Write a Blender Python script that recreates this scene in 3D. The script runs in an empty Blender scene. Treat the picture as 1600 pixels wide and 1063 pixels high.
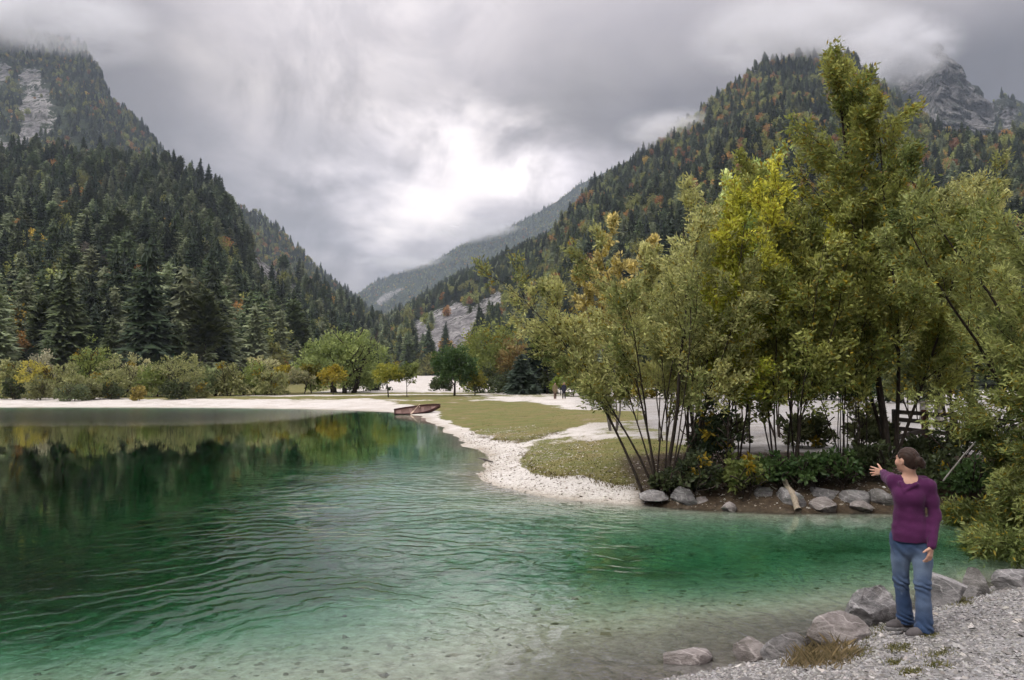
import bpy, math, random
import numpy as np
from mathutils import Vector, Matrix

# ------------------------------------------------------------------ camera
SC = bpy.context.scene
COL = SC.collection
F = 1244.0; CX = 800.0; CY = 531.5; HOR = 597.0; CAMZ = 2.62
PITCH = math.atan((HOR - CY) / F)
cam = bpy.data.cameras.new('camera'); camo = bpy.data.objects.new('camera', cam); COL.objects.link(camo)
camo.location = (0, 0, CAMZ); camo.rotation_euler = (math.pi / 2 + PITCH, 0, 0)
cam.sensor_width = 36.0; cam.lens = 36.0 * F / 1600.0
cam.clip_start = 0.1; cam.clip_end = 30000
SC.camera = camo
SC.view_settings.view_transform = 'Standard'; SC.view_settings.look = 'None'
SC.view_settings.exposure = 0.55; SC.view_settings.gamma = 1.0
SC.view_settings.use_curve_mapping = False

def N(nt, typ, **kw):
    n = nt.nodes.new(typ)
    for k, v in kw.items():
        if k.startswith('i_'):
            n.inputs[k[2:].replace('_', ' ')].default_value = v
        else:
            setattr(n, k, v)
    return n
def L(nt, a, b): nt.links.new(a, b)
def math_n(nt, op, a, b=None, c=None, clamp=False):
    n = nt.nodes.new('ShaderNodeMath'); n.operation = op; n.use_clamp = clamp
    for i, v in enumerate((a, b, c)):
        if v is None: continue
        if isinstance(v, (int, float)): n.inputs[i].default_value = v
        else: nt.links.new(v, n.inputs[i])
    return n.outputs[0]
def mixc(nt, fac, a, b, blend='MIX'):
    n = nt.nodes.new('ShaderNodeMix'); n.data_type = 'RGBA'; n.blend_type = blend
    for s, v in ((0, fac), (6, a), (7, b)):
        if isinstance(v, (int, float)): n.inputs[s].default_value = v
        elif isinstance(v, (tuple, list)): n.inputs[s].default_value = tuple(v) + ((1,) if len(v) == 3 else ())
        else: nt.links.new(v, n.inputs[s])
    return n.outputs[2]
def ramp(nt, fac, stops):
    n = nt.nodes.new('ShaderNodeValToRGB'); e = n.color_ramp.elements
    while len(e) < len(stops): e.new(0.5)
    for k, (p, c) in enumerate(stops):
        e[k].position = p; e[k].color = (c, c, c, 1) if isinstance(c, (int, float)) else tuple(c) + (1,)
    if fac is not None: nt.links.new(fac, n.inputs[0])
    return n.outputs[0]
def noise_n(nt, vec, scale, detail=4, rough=0.55, dist=0.0, dim='3D'):
    n = nt.nodes.new('ShaderNodeTexNoise'); n.noise_dimensions = dim
    n.inputs['Scale'].default_value = scale; n.inputs['Detail'].default_value = detail
    n.inputs['Roughness'].default_value = rough; n.inputs['Distortion'].default_value = dist
    if vec is not None: nt.links.new(vec, n.inputs['Vector'])
    return n.outputs[0]

def pdir(px, py):
    """direction through a pixel of the photograph, scaled to y = 1"""
    a = (px - CX) / F; b = (CY - py) / F
    y = math.cos(PITCH) - b * math.sin(PITCH); z = math.sin(PITCH) + b * math.cos(PITCH)
    return a / y, z / y
def at(px, py, Y):
    ux, vz = pdir(px, py); return (ux * Y, Y, CAMZ + vz * Y)
def on_z(px, py, z=0.0):
    ux, vz = pdir(px, py); Y = (z - CAMZ) / vz; return (ux * Y, Y)
def project(x, y, z):
    dz = z - CAMZ
    c, s = math.cos(PITCH), math.sin(PITCH)
    fw = y * c + dz * s; up = -y * s + dz * c
    fw = np.where(fw < 0.05, 0.05, fw)
    return CX + F * x / fw, CY - F * up / fw

# ------------------------------------------------------------------ sky and sun
SUN_DIR = Vector((-0.62, -0.42, 0.95)).normalized()
SUN_EL = math.asin(SUN_DIR.z); SUN_AZ = math.atan2(SUN_DIR.x, SUN_DIR.y)
world = bpy.data.worlds.new('World'); SC.world = world; world.use_nodes = True
wt = world.node_tree; wt.nodes.clear()
wout = N(wt, 'ShaderNodeOutputWorld'); bg = N(wt, 'ShaderNodeBackground'); bg.inputs[1].default_value = 0.1
L(wt, bg.outputs[0], wout.inputs[0])
sky = N(wt, 'ShaderNodeTexSky', sky_type='NISHITA', sun_disc=False)
sky.sun_elevation = SUN_EL; sky.sun_rotation = SUN_AZ; sky.altitude = 800; sky.air_density = 1.0; sky.dust_density = 2.0
tc = N(wt, 'ShaderNodeTexCoord'); dv = tc.outputs['Generated']
sep = N(wt, 'ShaderNodeSeparateXYZ'); L(wt, dv, sep.inputs[0])
zc = math_n(wt, 'MAXIMUM', sep.outputs[2], 0.0)
den = math_n(wt, 'ADD', zc, 0.16)
cmb = N(wt, 'ShaderNodeCombineXYZ')
L(wt, math_n(wt, 'DIVIDE', sep.outputs[0], den), cmb.inputs[0]); L(wt, math_n(wt, 'DIVIDE', sep.outputs[1], den), cmb.inputs[1])
cm = N(wt, 'ShaderNodeVectorMath', operation='MULTIPLY'); L(wt, cmb.outputs[0], cm.inputs[0]); cm.inputs[1].default_value = (1.0, 0.75, 1.0)
n_big = noise_n(wt, cm.outputs[0], 0.95, 3, 0.45, 0.2)
n_sm = noise_n(wt, cm.outputs[0], 2.6, 5, 0.52, 0.35)
cloud = math_n(wt, 'ADD', math_n(wt, 'MULTIPLY', n_big, 0.66), math_n(wt, 'MULTIPLY', n_sm, 0.34))
# luminance of an overcast sky: rises from the horizon to the zenith
LUM_H, LUM_Z = 0.155, 1.78
grad = math_n(wt, 'ADD', LUM_H, math_n(wt, 'MULTIPLY', math_n(wt, 'SMOOTH_MIN', math_n(wt, 'MULTIPLY', math_n(wt, 'MAXIMUM', math_n(wt, 'SUBTRACT', zc, 0.34), 0.0), 1.7), 1.0, 0.2), LUM_Z - LUM_H))
tex = ramp(wt, cloud, [(0.28, 0.55), (0.43, 0.80), (0.55, 1.06), (0.68, 1.45)])
n_tear = noise_n(wt, dv, 7.5, 6, 0.58, 0.5)
# the thin places in the cloud deck where the light comes through
def gap(px, py, rad, soft, warp):
    ux, vz = pdir(px, py); d = Vector((ux, 1, vz)).normalized()
    o = N(wt, 'ShaderNodeVectorMath', operation='SUBTRACT'); L(wt, dv, o.inputs[0]); o.inputs[1].default_value = d
    m = N(wt, 'ShaderNodeVectorMath', operation='MULTIPLY'); L(wt, o.outputs[0], m.inputs[0]); m.inputs[1].default_value = soft
    l = N(wt, 'ShaderNodeVectorMath', operation='LENGTH'); L(wt, m.outputs[0], l.inputs[0])
    w = math_n(wt, 'ADD', l.outputs['Value'], math_n(wt, 'MULTIPLY', math_n(wt, 'SUBTRACT', n_sm, 0.5), warp))
    mr = N(wt, 'ShaderNodeMapRange', interpolation_type='SMOOTHSTEP'); L(wt, w, mr.inputs[0])
    mr.inputs[1].default_value = rad; mr.inputs[2].default_value = rad * 0.15; mr.inputs[3].default_value = 0; mr.inputs[4].default_value = 1
    tear = ramp(wt, n_tear, [(0.36, 0.45), (0.50, 0.85), (0.62, 1.0)])
    return math_n(wt, 'MULTIPLY', mr.outputs[0], tear)
g1 = gap(685, 290, 0.165, (0.8, 1, 1.35), -0.25)
g2 = gap(565, 60, 0.235, (1.0, 1, 0.72), -0.22)
g3 = gap(868, 265, 0.085, (0.8, 1, 1.3), -0.15)
g4 = gap(640, 430, 0.46, (0.8, 1, 1.15), -0.12)
lumn = math_n(wt, 'MULTIPLY', grad, tex)
lumn = math_n(wt, 'ADD', lumn, math_n(wt, 'MULTIPLY', g4, 0.22))
lumn = math_n(wt, 'ADD', lumn, math_n(wt, 'MULTIPLY', g1, 0.55))
lumn = math_n(wt, 'ADD', lumn, math_n(wt, 'MULTIPLY', g2, 0.34))
lumn = math_n(wt, 'ADD', lumn, math_n(wt, 'MULTIPLY', g3, 0.7))
tintc = ramp(wt, cloud, [(0.3, (0.93, 0.94, 1.06)), (0.5, (1.0, 0.975, 1.05)), (0.7, (1.03, 1.0, 0.98))])
sc_ = N(wt, 'ShaderNodeVectorMath', operation='SCALE'); L(wt, tintc, sc_.inputs[0]); L(wt, math_n(wt, 'MULTIPLY', lumn, 10.0), sc_.inputs[3])
warm = mixc(wt, math_n(wt, 'MULTIPLY', math_n(wt, 'MAXIMUM', g1, g2), 0.8), (1.045, 0.985, 0.965), (1.07, 1.0, 0.91))
L(wt, mixc(wt, 0.97, sky.outputs[0], mixc(wt, 1.0, sc_.outputs[0], warm, 'MULTIPLY')), bg.inputs[0])

sun = bpy.data.lights.new('sun', 'SUN'); suno = bpy.data.objects.new('sun', sun); COL.objects.link(suno)
sun.energy = 1.5; sun.angle = math.radians(28); sun.color = (1.0, 0.965, 0.91)
suno.rotation_euler = (-SUN_DIR).to_track_quat('-Z', 'Y').to_euler(); suno.location = (-60, -40, 120)
SC.cycles.max_bounces = 8; SC.cycles.diffuse_bounces = 3; SC.cycles.glossy_bounces = 4
SC.cycles.transmission_bounces = 6; SC.cycles.volume_bounces = 2; SC.cycles.transparent_max_bounces = 8
SC.cycles.use_denoising = True; SC.cycles.use_adaptive_sampling = True; SC.cycles.adaptive_threshold = 0.04
SC.cycles.caustics_refractive = True; SC.cycles.caustics_reflective = False

# ------------------------------------------------------------------ helpers: meshes, noise
def tag(o, label=None, cat=None, group=None, kind=None):
    if label: o['label'] = label
    if cat: o['category'] = cat
    if group: o['group'] = group
    if kind: o['kind'] = kind
    return o
def mesh_np(name, v, quads=None, tris=None, smooth=False, col=None, floats=None):
    me = bpy.data.meshes.new(name)
    v = np.asarray(v, np.float32); me.vertices.add(len(v)); me.vertices.foreach_set('co', v.ravel())
    parts = []; sizes = []
    if quads is not None and len(quads):
        q = np.asarray(quads, np.int32); parts.append(q.ravel()); sizes.append(np.full(len(q), 4, np.int32))
    if tris is not None and len(tris):
        t = np.asarray(tris, np.int32); parts.append(t.ravel()); sizes.append(np.full(len(t), 3, np.int32))
    li = np.concatenate(parts); sz = np.concatenate(sizes)
    me.loops.add(len(li)); me.loops.foreach_set('vertex_index', li)
    me.polygons.add(len(sz))
    st = np.zeros(len(sz), np.int32); st[1:] = np.cumsum(sz)[:-1]
    me.polygons.foreach_set('loop_start', st)
    me.polygons.foreach_set('use_smooth', np.full(len(sz), bool(smooth)))
    me.update(calc_edges=True)
    if col is not None:
        a = me.attributes.new('col', 'FLOAT_COLOR', 'POINT')
        c = np.ones((len(v), 4), np.float32); c[:, :3] = col; a.data.foreach_set('color', c.ravel())
    for k, f in (floats or {}).items():
        a = me.attributes.new(k, 'FLOAT', 'POINT'); a.data.foreach_set('value', np.asarray(f, np.float32))
    return me
def obj(name, me, mat=None, parent=None, loc=None, rz=0.0):
    o = bpy.data.objects.new(name, me); COL.objects.link(o)
    if mat is not None and not me.materials: me.materials.append(mat)
    if parent is not None: o.parent = parent
    if loc is not None: o.location = loc
    if rz: o.rotation_euler = (0, 0, rz)
    return o
def empty(name, loc, rz=0.0):
    o = bpy.data.objects.new(name, None); COL.objects.link(o); o.location = loc; o.rotation_euler = (0, 0, rz)
    o.empty_display_size = 0.2
    return o

def _h(ix, iy, iz, seed):
    n = (ix.astype(np.uint32) * np.uint32(374761393) + iy.astype(np.uint32) * np.uint32(668265263)
         + iz.astype(np.uint32) * np.uint32(2246822519) + np.uint32(seed * 3266489917 & 0xffffffff))
    n = (n ^ (n >> np.uint32(13))) * np.uint32(1274126177); n = n ^ (n >> np.uint32(16))
    return (n & np.uint32(0xffffff)).astype(np.float64) / 0xffffff
def vnoise(x, y, z=None, seed=0):
    x = np.asarray(x, float); y = np.asarray(y, float)
    z = np.zeros_like(x) if z is None else np.asarray(z, float)
    ix, iy, iz = np.floor(x).astype(np.int64), np.floor(y).astype(np.int64), np.floor(z).astype(np.int64)
    fx, fy, fz = x - ix, y - iy, z - iz
    fx, fy, fz = [f * f * (3 - 2 * f) for f in (fx, fy, fz)]
    r = 0
    for a in (0, 1):
        for b in (0, 1):
            for c in (0, 1):
                w = (fx if a else 1 - fx) * (fy if b else 1 - fy) * (fz if c else 1 - fz)
                r = r + w * _h(ix + a, iy + b, iz + c, seed)
    return r * 2 - 1
def fbm(x, y, z=None, oct=4, seed=0):
    r = 0; a = 0.5; s = 1.0
    for k in range(oct):
        r = r + a * vnoise(np.asarray(x) * s, np.asarray(y) * s, None if z is None else np.asarray(z) * s, seed + k * 17)
        a *= 0.5; s *= 2.03
    return r
def sstep(a, b, x):
    t = np.clip((np.asarray(x, float) - a) / (b - a), 0, 1); return t * t * (3 - 2 * t)
def poly_sd(px, py, poly):
    """signed distance to a closed polygon, positive outside"""
    P = np.asarray(poly, float); n = len(P)
    d2 = np.full(px.shape, 1e18); ins = np.zeros(px.shape, bool)
    for i in range(n):
        ax, ay = P[i]; bx, by = P[(i + 1) % n]
        ex, ey = bx - ax, by - ay
        t = np.clip(((px - ax) * ex + (py - ay) * ey) / (ex * ex + ey * ey + 1e-12), 0, 1)
        d2 = np.minimum(d2, (px - ax - t * ex) ** 2 + (py - ay - t * ey) ** 2)
        c = ((ay > py) != (by > py)) & (px < (bx - ax) * (py - ay) / (by - ay + 1e-12) + ax)
        ins ^= c
    d = np.sqrt(d2); return np.where(ins, -d, d)

def new_mat(name):
    m = bpy.data.materials.new(name); m.use_nodes = True; nt = m.node_tree; nt.nodes.clear()
    out = N(nt, 'ShaderNodeOutputMaterial'); return m, nt, out
def principled(nt, out, color, rough=0.8, spec=0.3, bump=None, bump_str=0.3, bump_dist=0.02):
    b = N(nt, 'ShaderNodeBsdfPrincipled')
    if isinstance(color, (tuple, list)): b.inputs['Base Color'].default_value = tuple(color) + (1,)
    else: L(nt, color, b.inputs['Base Color'])
    if isinstance(rough, (int, float)): b.inputs['Roughness'].default_value = rough
    else: L(nt, rough, b.inputs['Roughness'])
    b.inputs['Specular IOR Level'].default_value = spec
    if bump is not None:
        bn = N(nt, 'ShaderNodeBump'); bn.inputs['Strength'].default_value = bump_str; bn.inputs['Distance'].default_value = bump_dist
        L(nt, bump, bn.inputs['Height']); L(nt, bn.outputs[0], b.inputs['Normal'])
    L(nt, b.outputs[0], out.inputs[0]); return b
def attr(nt, name): 
    n = N(nt, 'ShaderNodeAttribute'); n.attribute_name = name; return n
def objco(nt): return N(nt, 'ShaderNodeTexCoord').outputs['Object']
def geopos(nt): return N(nt, 'ShaderNodeNewGeometry').outputs['Position']

# ------------------------------------------------------------------ the lake's outline and the ground sheet
SHORE = [(-140, 86)] + [on_z(a, b) for a, b in [(-120, 636.5), (0, 637), (150, 637), (300, 637.5), (400, 638.5), (500, 640), (580, 642.5), (630, 646),
         (655, 651), (672, 659), (690, 672), (712, 686), (740, 700), (757, 711), (760, 719), (752, 730), (745, 740), (748, 748), (765, 756),
         (800, 766), (850, 775), (900, 780.5), (960, 785), (1020, 789), (1060, 793), (1110, 797), (1200, 800), (1300, 800), (1380, 800),
         (1460, 803), (1550, 808)]] + [(14, 15.2), (30, 16), (60, 17), (60, 13.5), (30, 12.6), (14, 12.5), (9.8, 11.9)] + \
        [on_z(a, b) for a, b in [(1600, 905), (1540, 922), (1480, 945), (1400, 965), (1330, 988), (1270, 1008), (1200, 1030), (1120, 1048), (1040, 1063)]] + \
        [(0.7, 6.3), (-0.6, 5.4), (-4, 4.3), (-10, 3.2), (-30, 0), (-140, -12)]
def land_scale(x, y):
    """how fast the bank climbs: steep by the camera and under the willows, a long flat beach across the lake"""
    L_ = 2.3 + 3.2 * sstep(17, 30, y) + 9.0 * sstep(35, 75, y)
    return L_ - 1.2 * sstep(2.5, 5.0, x) * sstep(12.5, 14, y) * (1 - sstep(21, 28, y))
def fan_mask(x, y):
    """the gravel fan of the torrent, climbing out of the valley behind the trees"""
    c = -11.0 - (y - 120) * 0.118; return sstep(120, 128, y) * sstep(1.25, 0.8, np.abs(x - c) / (17 - 11 * np.clip((y - 125) / 375, 0, 1))) * sstep(620, 480, y)
def ground_h(x, y, fine=True):
    x = np.asarray(x, float); y = np.asarray(y, float)
    d = poly_sd(x, y, SHORE)
    d = d + (fbm(x / 2.2, y / 2.2, seed=3, oct=3) * 0.35) * np.clip(y / 20, 0.35, 2.0)
    Ls = land_scale(x, y)
    land = 0.93 * (1 - np.exp(-np.maximum(d, 0) / Ls)) + 0.0045 * np.clip(y - 60, 0, 400) * sstep(6, 30, d)
    w = np.maximum(-d, 0)
    slope = 0.15 + 0.15 * sstep(1, -7, x) * sstep(6, 12, y) - 0.085 * sstep(7.5, 2.5, np.abs(x + 1.0)) * sstep(13.5, 8.5, y) + 0.15 * sstep(-1.5, 4.5, x) * sstep(8.2, 12.0, y)
    bed = -(4.6 * (1 - np.exp(-w * slope / 4.6 * (1 + 0.45 * np.clip(w / 6, 0, 1)))))
    h = np.where(d > 0, land, bed)
    h = h + fan_mask(x, y) * 0.011 * np.clip(y - 122, 0, 480)
    if fine:
        h = h + np.where(d > 0, 1, 0.8) * (0.05 * fbm(x / 1.3, y / 1.3, seed=9, oct=3) + 0.03 * fbm(x / 0.4, y / 0.4, seed=12, oct=2)) * sstep(0.0, 1.0, np.abs(d))
        h = h + 0.10 * fbm(x / 7, y / 7, seed=5, oct=3) * sstep(3, 10, d) * sstep(14, 30, y)
        h = h + 0.35 * fbm(x / 2.4, y / 2.4, seed=15, oct=3) * sstep(1.5, 6, w)
    return h
def gz(x, y): return float(ground_h(np.array([x]), np.array([y]))[0])
def gnd(px, py):
    """the point of the ground seen at a pixel"""
    z = 0.4
    for _ in range(12):
        x, y = on_z(px, py, z); z = 0.5 * z + 0.5 * gz(x, y)
    return x, y, gz(x, y)

# ------------------------------------------------------------------ ground sheet (polar, fine where the photograph looks)
def build_ground():
    a = np.concatenate([np.arange(-180, -44, 5.0), np.arange(-44, -38, 0.8), np.arange(-38, 38, 0.235), np.arange(38, 44, 0.8), np.arange(44, 180.1, 5.0)])
    a = np.radians(a)
    r = [0.05, 0.6, 1.4, 2.4, 3.4, 4.2, 4.8]
    while r[-1] < 6000:
        q = 0.0125 if r[-1] < 12 else (0.015 if r[-1] < 110 else 0.08)
        r.append(r[-1] * (1 + q))
    r = np.array(r)
    A, R = np.meshgrid(a, r)
    x = np.sin(A) * R; y = np.cos(A) * R
    far = R > 700
    z = ground_h(np.where(far, 0, x), np.where(far, 200, y))
    z = np.where(far, 2.4, z)
    px, py = project(x, y, z)
    d = poly_sd(x, y, SHORE)
    # patches of turf on the pale gravel, traced where they lie on the ground
    def patch(poly, soft=7.0):
        q = [(a_, b_ * 3) for a_, b_ in poly]
        sd = poly_sd(px, py * 3, q) + 14 * fbm(x / 3.0, y / 3.0, seed=21, oct=4)
        return sstep(soft, -soft * 1.6, sd)
    vis = (y > 12)
    g = np.zeros_like(x)
    g = np.maximum(g, patch([(600, 626), (690, 622), (760, 626), (830, 628), (905, 640), (1005, 643), (1005, 658), (925, 664), (880, 675), (815, 691), (770, 688), (735, 676), (705, 662), (680, 645), (640, 634)]))
    g = np.maximum(g, patch([(812, 706), (840, 694), (900, 688), (1010, 684), (1100, 700), (1100, 740), (1010, 758), (960, 757), (905, 742), (862, 746), (835, 738), (815, 722)]))
    g = np.maximum(g, 0.55 * patch([(690, 636), (690, 616), (900, 614), (900, 622), (760, 624)]))
    g = np.maximum(g, 0.50 * patch([(800, 700), (880, 676), (1005, 660), (1100, 690), (1005, 690), (880, 692), (830, 704)]))
    meadow = sstep(11, 17, d + 4 * fbm(x / 6, y / 6, seed=31)) * sstep(60, 75, y) * sstep(2, -8, x)
    path = np.exp(-((y - 104 - 0.05 * x) / 2.0) ** 2) * sstep(-40, -32, x)
    g = np.maximum(g, meadow * (1 - path))
    g = np.maximum(g, sstep(108, 116, y) * sstep(400, 300, y) * sstep(-11, -16, x))        # under the far trees
    g = g * vis
    # damp earth under the bushes on the right bank
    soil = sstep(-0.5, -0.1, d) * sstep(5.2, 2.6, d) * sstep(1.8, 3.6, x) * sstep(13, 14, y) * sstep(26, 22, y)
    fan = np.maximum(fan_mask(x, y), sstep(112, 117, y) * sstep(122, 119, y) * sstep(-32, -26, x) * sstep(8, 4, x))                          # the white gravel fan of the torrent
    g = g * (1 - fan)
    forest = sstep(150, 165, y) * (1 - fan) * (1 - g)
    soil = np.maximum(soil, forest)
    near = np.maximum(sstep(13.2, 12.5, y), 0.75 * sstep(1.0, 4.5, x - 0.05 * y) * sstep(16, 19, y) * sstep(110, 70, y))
    wet = sstep(0.10, 0.0, z) 
    nA, nR = len(a), len(r)
    idx = np.arange(nA * nR).reshape(nR, nA)
    q = np.stack([idx[:-1, :-1], idx[:-1, 1:], idx[1:, 1:], idx[1:, :-1]], -1).reshape(-1, 4)[:, ::-1]
    v = np.stack([x, y, z], -1).reshape(-1, 3)
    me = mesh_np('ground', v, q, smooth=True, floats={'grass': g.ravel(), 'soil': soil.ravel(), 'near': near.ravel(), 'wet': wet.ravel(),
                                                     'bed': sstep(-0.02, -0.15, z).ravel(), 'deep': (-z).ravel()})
    m, nt, out = new_mat('ground_material')
    P = geopos(nt)
    n1 = noise_n(nt, P, 9.0, 6, 0.65); n2 = noise_n(nt, P, 0.55, 5, 0.6); n3 = noise_n(nt, P, 38.0, 4, 0.7)
    vor = N(nt, 'ShaderNodeTexVoronoi'); vor.inputs['Scale'].default_value = 16; L(nt, P, vor.inputs['Vector'])
    vorc = N(nt, 'ShaderNodeSeparateColor'); L(nt, vor.outputs['Color'], vorc.inputs[0])
    pale = ramp(nt, n1, [(0.25, (0.34, 0.315, 0.28)), (0.48, (0.52, 0.495, 0.455)), (0.7, (0.61, 0.59, 0.55))])
    greyg = ramp(nt, n1, [(0.25, (0.125, 0.122, 0.12)), (0.5, (0.22, 0.218, 0.214)), (0.75, (0.31, 0.307, 0.302))])
    greyg = mixc(nt, 0.5, greyg, ramp(nt, vorc.outputs[0], [(0.0, (0.11, 0.107, 0.105)), (0.5, (0.22, 0.218, 0.214)), (1.0, (0.34, 0.335, 0.33))]))
    gravel = mixc(nt, attr(nt, 'near').outputs['Fac'], pale, greyg)
    turf = ramp(nt, n2, [(0.30, (0.19, 0.145, 0.07)), (0.45, (0.165, 0.145, 0.05)), (0.58, (0.12, 0.13, 0.035)), (0.72, (0.17, 0.16, 0.055))])
    turf = mixc(nt, ramp(nt, n1, [(0.35, 0.55), (0.6, 0.0)]), turf, (0.10, 0.10, 0.035))
    gm = math_n(nt, 'ADD', attr(nt, 'grass').outputs['Fac'], math_n(nt, 'MULTIPLY', math_n(nt, 'SUBTRACT', n1, 0.5), 1.1))
    gm = math_n(nt, 'ADD', gm, math_n(nt, 'MULTIPLY', math_n(nt, 'SUBTRACT', n2, 0.5), 2.0))
    trk = noise_n(nt, P, 0.35, 5, 0.62, 1.2); gravel = mixc(nt, ramp(nt, trk, [(0.38, 0.55), (0.55, 0.0)]), gravel, mixc(nt, 1.0, gravel, (0.66, 0.62, 0.55), 'MULTIPLY'))
    c = mixc(nt, ramp(nt, gm, [(0.42, 0.0), (0.62, 1.0)]), gravel, turf)
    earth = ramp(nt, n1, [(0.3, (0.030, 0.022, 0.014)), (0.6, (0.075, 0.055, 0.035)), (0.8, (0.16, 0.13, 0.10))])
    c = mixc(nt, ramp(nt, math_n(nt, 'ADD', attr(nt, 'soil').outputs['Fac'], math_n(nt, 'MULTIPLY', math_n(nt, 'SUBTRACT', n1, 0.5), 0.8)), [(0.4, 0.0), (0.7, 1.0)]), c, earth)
    # wet stones along the water's edge, then the pale marl and weed of the bed
    c = mixc(nt, math_n(nt, 'MULTIPLY', attr(nt, 'wet').outputs['Fac'], 0.55), c, mixc(nt, 1.0, c, (0.58, 0.53, 0.42), 'MULTIPLY'))
    n4 = noise_n(nt, P, 1.6, 6, 0.65, 0.6); n5 = noise_n(nt, P, 0.23, 3, 0.5)
    bedc = ramp(nt, n1, [(0.3, (0.25, 0.23, 0.18)), (0.5, (0.42, 0.395, 0.32)), (0.7, (0.55, 0.525, 0.44))])
    weed = ramp(nt, math_n(nt, 'ADD', math_n(nt, 'MULTIPLY', n4, 0.6), math_n(nt, 'MULTIPLY', n5, 0.5)), [(0.53, 0.0), (0.66, 0.8)])
    deepf = N(nt, 'ShaderNodeMapRange'); L(nt, attr(nt, 'deep').outputs['Fac'], deepf.inputs[0]); deepf.inputs[1].default_value = 0.25; deepf.inputs[2].default_value = 1.0
    bedc = mixc(nt, math_n(nt, 'MULTIPLY', weed, deepf.outputs[0]), bedc, (0.085, 0.095, 0.05))
    c = mixc(nt, attr(nt, 'bed').outputs['Fac'], c, bedc)
    h = math_n(nt, 'ADD', math_n(nt, 'MULTIPLY', n3, 0.5), math_n(nt, 'MULTIPLY', vor.outputs['Distance'], 1.0))
    principled(nt, out, c, 0.9, 0.2, h, 0.55, 0.03)
    o = obj('ground', me, m); tag(o, kind='structure')
    return o
build_ground()

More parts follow.
